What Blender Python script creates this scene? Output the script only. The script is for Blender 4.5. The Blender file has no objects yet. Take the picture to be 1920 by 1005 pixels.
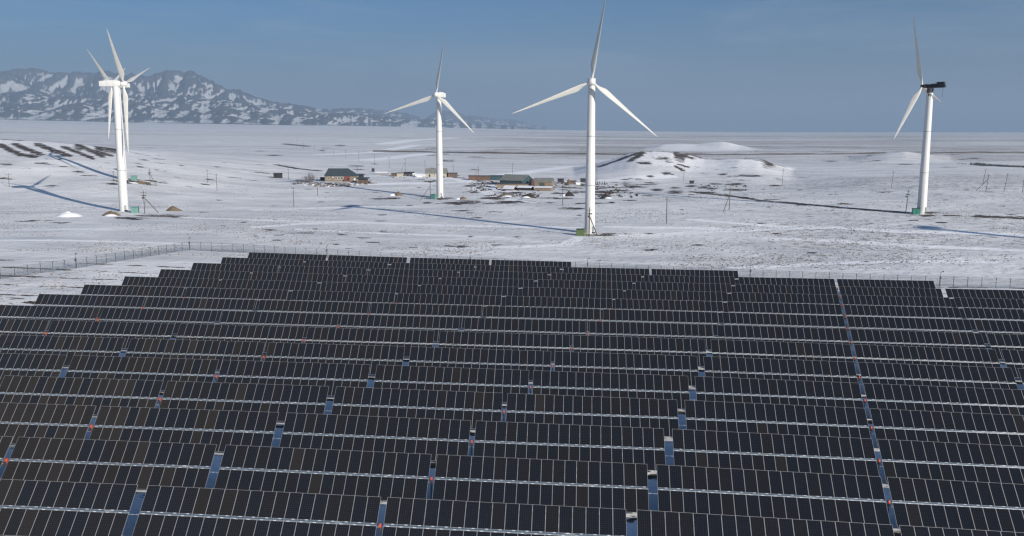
import bpy, math, random
import numpy as np
from mathutils import Vector, Matrix, noise

random.seed(7)
rng = np.random.default_rng(7)
SC = bpy.context.scene
COL = SC.collection
PI = math.pi
R = math.radians

# ------------------------------------------------------------------ camera, light, exposure
CAMZ = 37.0
PITCH = R(8.82)
FPX = 1650.0                       # focal length in pixels of the 1920 px wide photograph
cam_data = bpy.data.cameras.new('camera')
cam_data.sensor_width = 36.0
cam_data.lens = FPX / 1920.0 * 36.0
cam_data.clip_start = 0.5
cam_data.clip_end = 90000.0
cam = bpy.data.objects.new('camera', cam_data)
COL.objects.link(cam)
cam.location = (0, 0, CAMZ)
cam.rotation_euler = (PI / 2 - PITCH, 0, 0)
SC.camera = cam

SUN_EL = R(19.2)
SUN_AZ = math.atan2(0.692, -0.722)          # measured from +Y towards +X
world = bpy.data.worlds.new('World')
SC.world = world
world.use_nodes = True
wn = world.node_tree
sky = wn.nodes.new('ShaderNodeTexSky')
sky.sky_type = 'NISHITA'
sky.sun_disc = False
sky.sun_elevation = SUN_EL
sky.sun_rotation = SUN_AZ
sky.altitude = 900.0
sky.air_density = 1.0
sky.dust_density = 4.5
sky.ozone_density = 6.5
bg = wn.nodes['Background']
hsv = wn.nodes.new('ShaderNodeHueSaturation')      # the cold clear air is a touch bluer all round
hsv.inputs['Saturation'].default_value = 1.25
wn.links.new(sky.outputs[0], hsv.inputs['Color'])
# the faintest veil of high cirrus
stc = wn.nodes.new('ShaderNodeTexCoord')
smp = wn.nodes.new('ShaderNodeMapping'); smp.inputs['Scale'].default_value = (1.2, 1.2, 9.0); smp.inputs['Rotation'].default_value = (0, R(3), 0)
snz = wn.nodes.new('ShaderNodeTexNoise'); snz.inputs['Scale'].default_value = 2.4; snz.inputs['Detail'].default_value = 7; snz.inputs['Roughness'].default_value = .62; snz.inputs['Distortion'].default_value = .7
srp = wn.nodes.new('ShaderNodeMapRange'); srp.inputs['From Min'].default_value = .48; srp.inputs['From Max'].default_value = .78; srp.inputs['To Max'].default_value = .55
smx = wn.nodes.new('ShaderNodeMix'); smx.data_type = 'RGBA'; smx.inputs[7].default_value = (3.6, 4.5, 5.6, 1)
wn.links.new(stc.outputs['Generated'], smp.inputs[0]); wn.links.new(smp.outputs[0], snz.inputs['Vector']); wn.links.new(snz.outputs[0], srp.inputs[0])
wn.links.new(srp.outputs[0], smx.inputs[0]); wn.links.new(hsv.outputs[0], smx.inputs[6])
wn.links.new(smx.outputs[2], bg.inputs[0])
bg.inputs[1].default_value = 0.065

sun_data = bpy.data.lights.new('sun', 'SUN')
sun_data.energy = 5.0
sun_data.angle = R(0.5)
sun_data.color = (1.0, 0.93, 0.83)
sun = bpy.data.objects.new('sun', sun_data)
COL.objects.link(sun)
sdir = Vector((math.sin(SUN_AZ) * math.cos(SUN_EL), math.cos(SUN_AZ) * math.cos(SUN_EL), math.sin(SUN_EL)))
sun.rotation_euler = sdir.to_track_quat('Z', 'Y').to_euler()
sun.location = (60, -60, 120)

SC.view_settings.view_transform = 'Standard'
SC.view_settings.look = 'None'
SC.view_settings.exposure = 0.50
SC.view_settings.gamma = 1.0
SC.view_settings.use_curve_mapping = False
SC.render.engine = 'CYCLES'
SC.cycles.use_denoising = True
SC.cycles.denoiser = 'OPENIMAGEDENOISE'
SC.cycles.denoising_prefilter = 'ACCURATE'
SC.cycles.denoising_input_passes = 'RGB_ALBEDO_NORMAL'
SC.cycles.max_bounces = 6
SC.cycles.volume_bounces = 1
SC.cycles.transparent_max_bounces = 8
SC.cycles.use_adaptive_sampling = False
SC.cycles.filter_width = 1.3

HAZE_DENSITY = 9.8e-5

# ------------------------------------------------------------------ surveying: rays of the photograph
KD = 1.187                          # stretch of all forward distances below
CP, SP = math.cos(PITCH), math.sin(PITCH)


def slope(px, py):
    """lateral and downward run of the sight line per metre of forward distance"""
    w = FPX * CP - (py - 502.5) * SP
    return (px - 960.0) / w, (FPX * SP + (py - 502.5) * CP) / w


def at(px, py, Y):
    a, d = slope(px, py)
    return Vector((a * Y, Y, CAMZ - d * Y))


def mpp(Y, z):
    """metres per photograph pixel at forward distance Y"""
    return (Y * CP - (z - CAMZ) * SP) / FPX


def smooth(t):
    t = np.clip(t, 0, 1)
    return t * t * (3 - 2 * t)


def farm_top(X, Y):
    """height of the trackers' upper edge, relative to the camera"""
    xx = np.clip(X, -150, 185) / 100.0
    yy = (np.clip(Y, 60, 238) - 142) / 119.0
    return (-31.59594 - 1.94552 * xx - .0422 * yy - .21808 * xx * xx + 1.24228 * xx * yy - 1.05756 * yy * yy
            - 1.30865 * yy ** 3 - 2.03596 * xx * yy * yy + 1.22117 * xx * xx * yy)


TOP_ABOVE_GROUND = 4.12
ctrl = []
for X in (-130, -90, -45, 0, 45, 90, 140):
    for Y in (52, 90, 130, 165, 192):
        if abs(X) < 0.95 * Y + 10:
            ctrl.append((X, Y, float(farm_top(X, Y * KD)) - TOP_ABOVE_GROUND + CAMZ))


def cp(px, py, Y):
    p = at(px, py, Y * KD)
    ctrl.append((p.x, Y, p.z))


for q in ((232, 396, 326), (237, 337, 433), (825, 371, 403), (1105, 438, 271.5), (1725, 400, 320),
          (640, 341, 486), (560, 345, 470), (820, 331, 527), (900, 352, 445), (1000, 356, 425), (1110, 352, 450),
          (400, 352, 440), (500, 330, 520),
          (1180, 346, 500), (1280, 345, 510), (1400, 347, 505), (1500, 348, 505), (0, 300, 490), (85, 298, 490), (200, 304, 500), (280, 308, 510), (35, 352, 412),
          (1900, 400, 325), (1900, 345, 455), (1600, 340, 500)):
    cp(*q)
ctrl += [(-430, 900, 20), (-300, 850, 12), (-150, 800, 4), (0, 800, 2), (100, 900, 1), (220, 880, 1), (330, 860, 1), (480, 800, 1),
         (650, 700, 0), (-600, 600, 30), (-300, 180, 4), (300, 180, -3.5), (-250, 60, 3), (250, 60, -5), (500, 450, 0), (-550, 380, 14),
         (0, 0, 1.4), (-120, 10, 2), (120, 10, 0)]
ctrl = np.array(ctrl, float)
CX = ctrl[:, :2] / 100.0


def tps_k(d2):
    return 0.5 * d2 * np.log(np.maximum(d2, 1e-9))


_n = len(ctrl)
_d2 = ((CX[:, None, :] - CX[None, :, :]) ** 2).sum(2)
_A = np.zeros((_n + 3, _n + 3))
_A[:_n, :_n] = tps_k(_d2) + np.eye(_n) * 0.002
_A[:_n, _n] = 1
_A[:_n, _n + 1:] = CX
_A[_n:, :_n] = _A[:_n, _n:].T
_w = np.linalg.solve(_A, np.concatenate([ctrl[:, 2], np.zeros(3)]))

# the far plain rises towards the foot of the mountains on the left
_ba = np.array([slope(p, 300)[0] for p in (-400, 0, 250, 480, 700, 1050, 1400)])
_bs = np.array([-slope(p, y)[1] for p, y in ((-400, 221), (0, 222), (250, 228), (480, 232), (700, 236), (1050, 243.5), (1400, 249))])
FOOT = 7000.0
# crest lines of the two nearby rises: lateral direction -> height of the crest
_kp = ((1040, 326), (1075, 318), (1110, 308.5), (1150, 297), (1178, 287.5), (1196, 283), (1225, 282.5), (1255, 284), (1280, 289), (1300, 294), (1320, 297.5), (1350, 298), (1385, 296), (1420, 299), (1450, 306), (1485, 317), (1540, 325), (1620, 333))
KY = 690.0
_ka = np.array([slope(p, 300)[0] for p, _ in _kp])
_kz = np.array([CAMZ - slope(p, y)[1] * KY * KD for p, y in _kp])
_rp = ((-700, 275), (-420, 262), (-250, 252), (-120, 253), (0, 259.5), (70, 264), (147, 270), (217, 279), (245, 284), (282, 291.5), (330, 303))
RY = 615.0
_h2 = ((1150, 282), (1190, 279.5), (1215, 276), (1240, 270), (1270, 268.5), (1305, 269.5), (1335, 265), (1352, 263.5), (1366, 265.5), (1382, 270), (1405, 276), (1445, 281))
H2Y = 1500.0
_h3 = ((1540, 304), (1580, 298), (1630, 289.5), (1665, 285), (1695, 283.5), (1725, 287), (1760, 292), (1800, 299), (1850, 306))
H3Y = 1020.0
_h2a = np.array([slope(p, 300)[0] for p, _ in _h2]); _h2z = np.array([CAMZ - slope(p, y)[1] * H2Y * KD for p, y in _h2])
_h3a = np.array([slope(p, 300)[0] for p, _ in _h3]); _h3z = np.array([CAMZ - slope(p, y)[1] * H3Y * KD for p, y in _h3])
_ra = np.array([slope(p, 300)[0] for p, _ in _rp])
_rz = np.array([CAMZ - slope(p, y)[1] * RY * KD for p, y in _rp])


def terrain(X, Y):
    X = np.asarray(X, float)
    Y = np.asarray(Y, float)
    shp = np.broadcast(X, Y).shape
    x = np.broadcast_to(X, shp).ravel()
    yr = np.broadcast_to(Y, shp).ravel()
    y = yr / KD
    xn = np.clip(x, -700, 720) / 100.0
    yn = np.clip(y, -60, 1000) / 100.0
    z = _w[_n] + _w[_n + 1] * xn + _w[_n + 2] * yn
    for i in range(_n):
        z = z + _w[i] * tps_k((xn - CX[i, 0]) ** 2 + (yn - CX[i, 1]) ** 2)
    a = x / np.maximum(yr, 50.0)
    foot = CAMZ + np.interp(a, _ba, _bs) * FOOT * KD
    t = np.clip((y - 700) / (FOOT - 700), 0, 1)
    zf = 1.0 + (np.maximum(foot, 0.5) - 1.0) * t ** 1.25
    zf = zf + 1.6 * np.sin(x / 190 + y / 420) * smooth((y - 1000) / 900) * np.exp(-y / 6000)
    k = smooth((y - 720) / 380)
    z = z * (1 - k) + zf * k
    for aa, zz, yc, front, back, g in ((_ka, _kz, KY, 175.0, 90.0, 1.15), (_ra, _rz, RY, 108.0, 110.0, 1.0), (_h2a, _h2z, H2Y, 130.0, 120.0, 1.1), (_h3a, _h3z, H3Y, 150.0, 100.0, 1.0)):
        crest = np.interp(a, aa, zz, left=-40, right=-40)
        yw = yc + 8 * np.sin(a * 40)
        t = np.clip(np.where(y < yw, (yw - y) / front, (y - yw) / back), 0, 1)
        z = np.maximum(z, z + (crest - z) * (1 - t) ** g)
    z = z + 0.25 * np.sin(x / 23 + 1.3 * np.sin(y / 31)) * np.sin(y / 37 + .7) * smooth((y - 215) / 80) * np.exp(-y / 1500)
    return z.reshape(shp)


_sy = np.concatenate([np.arange(30, 300, 1.0), np.geomspace(300, 9000, 900)])


def ground(px, py):
    """where the sight line of a pixel meets the ground"""
    a, d = slope(px, py)
    g = CAMZ - d * _sy - terrain(a * _sy, _sy)
    k = int(np.argmax(g < 0)) if (g < 0).any() else len(_sy) - 1
    if k == 0:
        Y = _sy[0]
    else:
        t = g[k - 1] / (g[k - 1] - g[k] + 1e-9)
        Y = _sy[k - 1] + t * (_sy[k] - _sy[k - 1])
    return Vector((a * Y, Y, float(terrain(a * Y, Y))))


def gz(x, y):
    return float(terrain(x, y))


# ------------------------------------------------------------------ materials
def mat(name, col, rough=.7, metal=0.0, var=.18, scale=1.5, bump=0.0, spec=.5, stretch=(1, 1, 1)):
    m = bpy.data.materials.new(name)
    m.use_nodes = True
    nt = m.node_tree
    b = nt.nodes['Principled BSDF']
    b.inputs['Roughness'].default_value = rough
    b.inputs['Metallic'].default_value = metal
    b.inputs['Specular IOR Level'].default_value = spec
    tc = nt.nodes.new('ShaderNodeTexCoord')
    mp = nt.nodes.new('ShaderNodeMapping')
    mp.inputs['Scale'].default_value = stretch
    nz = nt.nodes.new('ShaderNodeTexNoise')
    nz.inputs['Scale'].default_value = scale
    nz.inputs['Detail'].default_value = 5
    nt.links.new(tc.outputs['Object'], mp.inputs[0])
    nt.links.new(mp.outputs[0], nz.inputs['Vector'])
    rp = nt.nodes.new('ShaderNodeValToRGB')
    rp.color_ramp.elements[0].position = .3
    rp.color_ramp.elements[1].position = .7
    rp.color_ramp.elements[0].color = tuple(c * (1 - var) for c in col) + (1,)
    rp.color_ramp.elements[1].color = tuple(min(c * (1 + var), .9) for c in col) + (1,)
    nt.links.new(nz.outputs[0], rp.inputs[0])
    nt.links.new(rp.outputs[0], b.inputs['Base Color'])
    if bump:
        bp = nt.nodes.new('ShaderNodeBump')
        bp.inputs['Strength'].default_value = bump
        bp.inputs['Distance'].default_value = .1
        nt.links.new(nz.outputs[0], bp.inputs['Height'])
        nt.links.new(bp.outputs[0], b.inputs['Normal'])
    return m


M = dict(
    tower=mat('white_tower_paint', (.62, .62, .60), .45, 0, .11, 1.1, stretch=(1, 1, .05)),
    blade=mat('ivory_blade_gelcoat', (.60, .59, .545), .4, 0, .06, .4),
    charred=mat('charred_metal', (.012, .011, .011), .85, 0, .5, 1.2, .8),
    soot=mat('sooty_paint', (.05, .045, .04), .8, 0, .6, 1.2),
    backsheet=mat('translucent_grey_back', (.16, .165, .17), .5),
    dark=mat('dark_gap', (.03, .03, .032), .8),
    alu=mat('anodised_aluminium_frame', (.35, .35, .35), .45, .3, .08, 3),
    galv=mat('galvanised_steel', (.23, .27, .295), .5, .4, .15, 3),
    clampwhite=mat('bright_clamp_plate', (.62, .63, .64), .5, .1, .05),
    orange=mat('orange_red_paint', (.52, .085, .035), .5, 0, .12),
    teal=mat('teal_paint', (.105, .235, .21), .6, 0, .12),
    teal_dark=mat('dark_teal_paint', (.03, .20, .15), .6, 0, .12),
    green=mat('grass_green_paint', (.13, .18, .07), .6, 0, .12),
    green_roof=mat('dark_green_roof_sheet', (.05, .075, .055), .6),
    wood=mat('weathered_pole_wood', (.085, .07, .055), .85, 0, .25, 2),
    post=mat('grey_fence_post', (.045, .048, .052), .7),
    porcelain=mat('brown_porcelain', (.12, .06, .04), .3),
    roof_slate=mat('slate_green_roof_sheet', (.045, .06, .066), .5, 0, .12, .6),
    roof_grey=mat('weathered_grey_roof', (.20, .20, .18), .8, 0, .2, .6),
    tan=mat('tan_brick', (.225, .175, .13), .85, 0, .2, .8),
    rust_red=mat('red_brick_wall', (.19, .06, .042), .85, 0, .2, .8),
    brick_brown=mat('brown_brick', (.135, .08, .06), .85, 0, .25, .8),
    plank_dark=mat('dark_tarred_planks', (.028, .026, .026), .85, 0, .4, 1),
    plank_brown=mat('brown_planks', (.11, .075, .055), .85, 0, .35, 1),
    teal_slate=mat('dark_teal_sheet', (.035, .07, .08), .6, 0, .2, .6),
    cream=mat('cream_render', (.40, .365, .30), .85, 0, .12),
    rust=mat('rusty_steel', (.055, .035, .032), .8, 0, .4, 1),
    white=mat('white_paint', (.75, .75, .73), .6, 0, .05),
    glass_dark=mat('dark_window_glass', (.02, .022, .026), .15, 0, .2),
    snow=mat('roof_snow', (.78, .80, .83), .9, 0, .04),
    earth=mat('excavated_brown_earth', (.155, .115, .075), .95, 0, .25, .9, .6),
    dung=mat('dark_manure', (.03, .024, .02), .95, 0, .4, .9, .7),
    twig=mat('bare_twigs', (.13, .105, .09), .9),
    thicket=mat('dark_thicket', (.05, .05, .05), .9),
    stone=mat('grey_stone', (.16, .145, .14), .9, 0, .3, .5),
    straw=mat('old_straw', (.13, .09, .06), .95, 0, .35, .8, .5),
    wire=mat('thin_wire', (.10, .10, .105), .6, .3),
)


def solar_glass(name='solar_cell_glass', tint=None):
    m = bpy.data.materials.new(name)
    m.use_nodes = True
    nt = m.node_tree
    N, Lk = nt.nodes, nt.links
    b = N['Principled BSDF']
    b.inputs['Roughness'].default_value = .22
    b.inputs['Specular IOR Level'].default_value = .32
    tc = N.new('ShaderNodeTexCoord')
    sx = N.new('ShaderNodeSeparateXYZ')
    Lk.new(tc.outputs['Object'], sx.inputs[0])

    def line(out, pitch, width):
        d = N.new('ShaderNodeMath'); d.operation = 'DIVIDE'; d.inputs[1].default_value = pitch
        Lk.new(out, d.inputs[0])
        f = N.new('ShaderNodeMath'); f.operation = 'FRACT'
        Lk.new(d.outputs[0], f.inputs[0])
        s = N.new('ShaderNodeMath'); s.operation = 'LESS_THAN'; s.inputs[1].default_value = width / pitch
        Lk.new(f.outputs[0], s.inputs[0])
        return s.outputs[0]
    lx = line(sx.outputs[0], .183, .016)
    ly = line(sx.outputs[1], .183, .014)
    mx = N.new('ShaderNodeMath'); mx.operation = 'MAXIMUM'
    Lk.new(lx, mx.inputs[0]); Lk.new(ly, mx.inputs[1])
    oi = N.new('ShaderNodeObjectInfo')
    rp = N.new('ShaderNodeValToRGB')
    e = rp.color_ramp.elements
    e[0].position = 0; e[0].color = (.0085, .0105, .0150, 1)
    e[1].position = 1; e[1].color = (.0128, .0124, .0132, 1)
    k = e.new(.45); k.color = (.0092, .0110, .0150, 1)
    k = e.new(.75); k.color = (.0115, .0120, .0140, 1)
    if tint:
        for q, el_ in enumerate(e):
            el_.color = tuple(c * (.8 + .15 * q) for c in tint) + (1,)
    Lk.new(oi.outputs['Random'], rp.inputs[0])
    mc = N.new('ShaderNodeMix'); mc.data_type = 'RGBA'
    Lk.new(mx.outputs[0], mc.inputs[0])
    Lk.new(rp.outputs[0], mc.inputs[6])
    mc.inputs[7].default_value = (.042, .042, .046, 1)
    Lk.new(mc.outputs[2], b.inputs['Base Color'])
    # the textured front glass throws a little light back the way it came
    b.inputs['Diffuse Roughness'].default_value = 1.0
    return m


M['glass'] = solar_glass()
M['glass_sheen'] = solar_glass('sheen_tinted_cell_glass', (.0195, .0168, .0145))  # browner glass: sunlight sent back to the viewer, painted into the colour


# ------------------------------------------------------------------ mesh helpers
class MB:
    def __init__(self):
        self.v, self.f, self.m = [], [], []

    def add(self, verts, faces, mi=0):
        o = len(self.v)
        self.v += [tuple(p) for p in verts]
        self.f += [tuple(i + o for i in f) for f in faces]
        self.m += [mi] * len(faces)

    def box(self, c, s, mi=0, rot=None, taper=1.0):
        hx, hy, hz = s[0] / 2, s[1] / 2, s[2] / 2
        P = []
        for z, k in ((-hz, 1), (hz, taper)):
            for x, y in ((-hx, -hy), (hx, -hy), (hx, hy), (-hx, hy)):
                P.append(Vector((x * k, y * k, z)))
        if rot is not None:
            P = [rot @ p for p in P]
        c = Vector(c)
        self.add([p + c for p in P], [(3, 2, 1, 0), (4, 5, 6, 7), (0, 1, 5, 4), (1, 2, 6, 5), (2, 3, 7, 6), (3, 0, 4, 7)], mi)

    def rod(self, p, q, r0, r1=None, n=6, mi=0, caps=True):
        r1 = r0 if r1 is None else r1
        p, q = Vector(p), Vector(q)
        d = (q - p).normalized()
        u = d.orthogonal().normalized()
        w = d.cross(u)
        P = []
        for c, r in ((p, r0), (q, r1)):
            for i in range(n):
                t = 2 * PI * i / n
                P.append(c + u * (r * math.cos(t)) + w * (r * math.sin(t)))
        F = [(i, (i + 1) % n, n + (i + 1) % n, n + i) for i in range(n)]
        if caps:
            F += [tuple(range(n - 1, -1, -1)), tuple(range(n, 2 * n))]
        self.add(P, F, mi)

    def lathe(self, prof, n=24, mi=0, axis=None, org=(0, 0, 0)):
        """prof: (radius, height) pairs round +Z, or round the given axis"""
        rot = Matrix.Identity(3) if axis is None else Vector(axis).to_track_quat('Z', 'Y').to_matrix()
        org = Vector(org)
        P, F = [], []
        for r, z in prof:
            for i in range(n):
                t = 2 * PI * i / n
                P.append(org + rot @ Vector((r * math.cos(t), r * math.sin(t), z)))
        for k in range(len(prof) - 1):
            for i in range(n):
                j = (i + 1) % n
                F.append((k * n + i, k * n + j, (k + 1) * n + j, (k + 1) * n + i))
        F.append(tuple(range(n - 1, -1, -1)))
        F.append(tuple((len(prof) - 1) * n + i for i in range(n)))
        self.add(P, F, mi)

    def mesh(self, name, mats, smooth_shade=False):
        me = bpy.data.meshes.new(name)
        me.from_pydata(self.v, [], self.f)
        for m in (mats if isinstance(mats, (list, tuple)) else [mats]):
            me.materials.append(m)
        me.polygons.foreach_set('material_index', self.m)
        if smooth_shade:
            me.polygons.foreach_set('use_smooth', [True] * len(self.f))
            try:
                me.set_sharp_from_angle(angle=R(38))
            except Exception:
                pass
        me.update()
        return me

    def build(self, name, mats, parent=None, smooth_shade=False, loc=None):
        o = bpy.data.objects.new(name, self.mesh(name, mats, smooth_shade))
        COL.objects.link(o)
        if parent is not None:
            o.parent = parent
        if loc is not None:
            o.location = loc
        return o


def tag(o, label=None, cat=None, group=None, kind=None):
    if label:
        o['label'] = label
    if cat:
        o['category'] = cat
    if group:
        o['group'] = group
    if kind:
        o['kind'] = kind
    return o


def empty(name, loc, label, cat, group=None, rz=0.0):
    o = bpy.data.objects.new(name, None)
    COL.objects.link(o)
    o.empty_display_size = .5
    o.location = loc
    o.rotation_euler = (0, 0, rz)
    return tag(o, label, cat, group)


# ------------------------------------------------------------------ the ground
s1 = np.concatenate([np.arange(.0009, .004, .00025), np.arange(.004, .030, .0005), np.arange(.030, .105, .00042),
                     np.arange(.105, .152, .0011)])
rowsY = np.concatenate([np.geomspace(11, 66, 40), np.arange(66.5, 236, .5), (36.0 / s1)[::-1]])
colsA = np.concatenate([-np.geomspace(7, .96, 26), np.linspace(-.94, .94, 860), np.geomspace(.96, 7, 26)])
GA, GY = np.meshgrid(colsA, rowsY)
GX = np.clip(GA * GY, -41000, 41000)
GZ = terrain(GX, GY)
nr, nc = GX.shape
fx, fy = GX.ravel(), GY.ravel()
soil = np.zeros(fx.shape)
track = np.zeros(fx.shape)
stub = np.zeros(fx.shape)


def ell(px, py, rx, ry, val=1.0, arr=None):
    """an elongated patch, surveyed from its outline in the photograph, laid on the ground"""
    arr = soil if arr is None else arr
    c, f, n_ = ground(px, py), ground(px, py - ry), ground(px, py + ry)
    wx = rx * mpp(c.y, c.z)
    wy = max(abs(f.y - n_.y) / 2, .8)
    if wy > 9 * max(wx, 6):
        wy = 9 * max(wx, 6)
    sx = c.x / c.y
    sel = np.abs(fy - c.y) < 1.7 * wy
    idx = np.nonzero(sel)[0]
    dx = (fx[idx] - c.x - sx * (fy[idx] - c.y)) / wx
    dy = (fy[idx] - c.y) / wy
    v = val * np.clip(1.5 - 0.95 * np.sqrt(dx * dx + dy * dy), 0, 1.2)
    arr[idx] = np.maximum(arr[idx], v)


def patch_line(pts, rx, ry, val=1.0, arr=None, step=None):
    for (x0, y0), (x1, y1) in zip(pts[:-1], pts[1:]):
        n = max(1, int(math.hypot(x1 - x0, y1 - y0) / (step or max(rx * .3, 1.5))))
        for i in range(n + 1):
            t = i / n
            ell(x0 + (x1 - x0) * t, y0 + (y1 - y0) * t, rx, ry, val, arr)


def track_line(pts, width, arr, val=1.0):
    W = [ground(*p) for p in pts]
    for p, q in zip(W[:-1], W[1:]):
        d = Vector((q.x - p.x, q.y - p.y))
        L = d.length
        if L < .01:
            continue
        sel = np.nonzero((fy > min(p.y, q.y) - 30) & (fy < max(p.y, q.y) + 30) & (fx > min(p.x, q.x) - 30) & (fx < max(p.x, q.x) + 30))[0]
        rx_, ry_ = fx[sel] - p.x, fy[sel] - p.y
        t = np.clip((rx_ * d.x + ry_ * d.y) / (L * L), 0, 1)
        dist = np.hypot(rx_ - t * d.x, ry_ - t * d.y)
        arr[sel] = np.maximum(arr[sel], val * np.clip(1.3 - dist / width * .8, 0, 1))


def scatter_patches():
    r = random.Random(21)
    for n, x0, x1, y0, y1, a, b in ((46, 0, 480, 296, 352, 5, 14), (60, 560, 1500, 336, 372, 4, 15), (34, 880, 1160, 346, 376, 5, 14), (26, 0, 960, 372, 430, 5, 14), (18, 420, 1000, 425, 468, 5, 14),
                                    (24, 1250, 1900, 345, 420, 5, 16), (18, 480, 900, 268, 330, 5, 16), (14, 1150, 1500, 300, 340, 4, 10), (16, 1100, 1900, 430, 500, 5, 12), (12, 1500, 1900, 290, 340, 6, 16)):
        for i in range(n):
            w_ = r.uniform(a, b)
            ell(r.uniform(x0, x1), r.uniform(y0, y1), w_, r.uniform(.45, 1.0) * (.6 + w_ / 16), r.uniform(.6, .95))


for e in ((1130, 441, 25, 2.5), (1165, 438, 25, 1.8), (1215, 439, 35, 1.3), (300, 404, 40, 2), (245, 409, 28, 2.2), (330, 408, 15, 1),
          (250, 341, 40, 3.2), (205, 345, 20, 1.8), (290, 340, 20, 2), (830, 372, 20, 2), (865, 381, 40, 3), (735, 372, 18, 1.5), (800, 380, 10, 1.6),
          (915, 371, 20, 2.2), (960, 378, 30, 2), (880, 349, 14, 1.6), (897, 353, 6, 1.6), (875, 378, 25, 2), (927, 372, 22, 3), (942, 380, 50, 1.7),
          (1030, 380, 9, 1.4), (1072, 391, 25, 1.8), (1052, 372, 20, 1.4), (1067, 352, 27, 1.7), (1135, 351, 45, 1.2), (1125, 360, 48, 2.2),
          (1085, 382, 8, 1.1), (1087, 404, 7, 1.1), (1135, 367, 15, 3.2), (1147, 380, 6, 1.6), (1190, 350, 22, 2.4), (1232, 356, 12, 2.4),
          (1267, 360, 17, 3.6), (1265, 352, 10, 1.5), (1296, 349, 11, 2.2), (1319, 351, 8, 2.2), (1322, 361, 25, 1.8), (1210, 346, 25, 1),
          (865, 464, 7, 1.1), (1217, 469, 15, 2), (1272, 459, 14, .8), (1307, 459.5, 12, .8),
          (1208, 305.5, 14, 3), (1242, 297, 15, 3), (1254, 303, 8, 1.6), (1442, 305.5, 12, 2), (1250, 325, 11, 2.6),
          (1356, 327, 10, 1.6), (1402, 329.5, 30, 2), (1340, 345, 12, 1.7), (1375, 346, 20, 1.7), (1335, 353, 12, 1.4), (1380, 356, 20, 2.4), (1453, 348, 14, 1.3),
          (1735, 399, 22, 2), (1739, 404, 15, 2), (1785, 404, 25, 1.4), (1765, 417, 9, 1), (1900, 402, 14, 1), (1440, 388, 8, .8), (1526, 474, 10, 1),
          (1407, 471, 20, .9), (1768, 417, 8, 1.1), (1698, 308, 15, .9),
          (50, 315, 13, 1.4), (85, 306.5, 20, 1.3), (150, 322, 13, 1.6), (120, 313.5, 8, 1), (10, 308, 20, 1.1), (258, 312, 17, 1), (260, 307, 10, 1), (295, 319, 6, 1),
          (603, 282, 8, .8), (672, 311, 12, 1), (675, 318, 15, 1), (505, 432, 18, 1.6), (567, 437, 25, 1.2), (682, 446, 12, .8), (697, 455, 15, .7),
          (775, 463, 8, .9), (860, 461, 25, 1.2), (767, 385, 8, 1.1), (712, 373, 17, 1.6), (865, 395, 18, 1.1), (805, 340, 13, 1.6),
          (995, 366, 14, 2.0), (965, 362, 18, 2.0), (1103, 441, 30, 2), (1110, 381, 30, 1.2), (1000, 349, 40, 1.3), (900, 345, 20, 1.5), (940, 345, 30, 1.2),
          (640, 346, 40, 1.8), (690, 343, 14, 1.2), (600, 337, 10, 1), (760, 329, 40, 1), (860, 333, 12, 1.0), (1160, 357, 20, 1.6), (1105, 346, 25, 1.0),
          (1050, 362, 14, 1.5), (1020, 371, 20, 1.1), (1180, 376, 12, 1), (45, 414, 30, 1.1), (100, 417, 30, .8), (30, 560, 20, 3.5), (55, 567, 14, 3), (440, 333, 12, .8), (490, 324, 20, .8)):
    ell(*e)
for pts, rx, ry in (([(0, 271), (20, 282), (40, 290), (65, 294)], 8.5, 2.4), ([(28, 270), (55, 282), (76, 289)], 8.5, 2.4),
                    ([(72, 271), (100, 282), (128, 291)], 9.5, 3), ([(121, 276), (147, 286), (172, 296)], 7.5, 2.4),
                    ([(148, 273), (178, 286), (190, 292)], 9, 3), ([(187, 276), (217, 281)], 9, 2.4), ([(182, 284), (208, 291)], 6, 1.8),
                    ([(-60, 262), (-20, 284)], 10, 3),
                    ([(1267, 286), (1297, 297)], 6, 2), ([(1267, 312), (1281, 320)], 4, 1.3), ([(1272, 308), (1290, 313)], 4, 1.2),
                    ([(1182, 301), (1204, 287)], 7, 2.6), ([(1128, 311), (1160, 300), (1196, 287)], 9, 1.8),
                    ([(1300, 360), (1342, 364.6), (1387, 369.5), (1429, 376), (1526, 384), (1590, 391), (1700, 399)], 10, 1.1),
                    ([(1835, 405), (1920, 409)], 12, 2.2), ([(520, 309), (555, 316), (597, 320)], 8, .9), ([(535, 270), (575, 274)], 8, .8)):
    patch_line(pts, rx, ry, 1.15)
scatter_patches()
track_line([(0, 261), (70, 265), (147, 270.5), (217, 280), (240, 284), (280, 292)], 2.5, soil)
track_line([(1288, 287), (1312, 295), (1340, 298.5), (1360, 298.5), (1400, 296.5), (1430, 299), (1470, 313)], 2.5, soil)
track_line([(700, 280.5), (860, 280.5), (1100, 281), (1330, 282.5), (1600, 284), (1920, 285.5)], 9, soil, .9)
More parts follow.
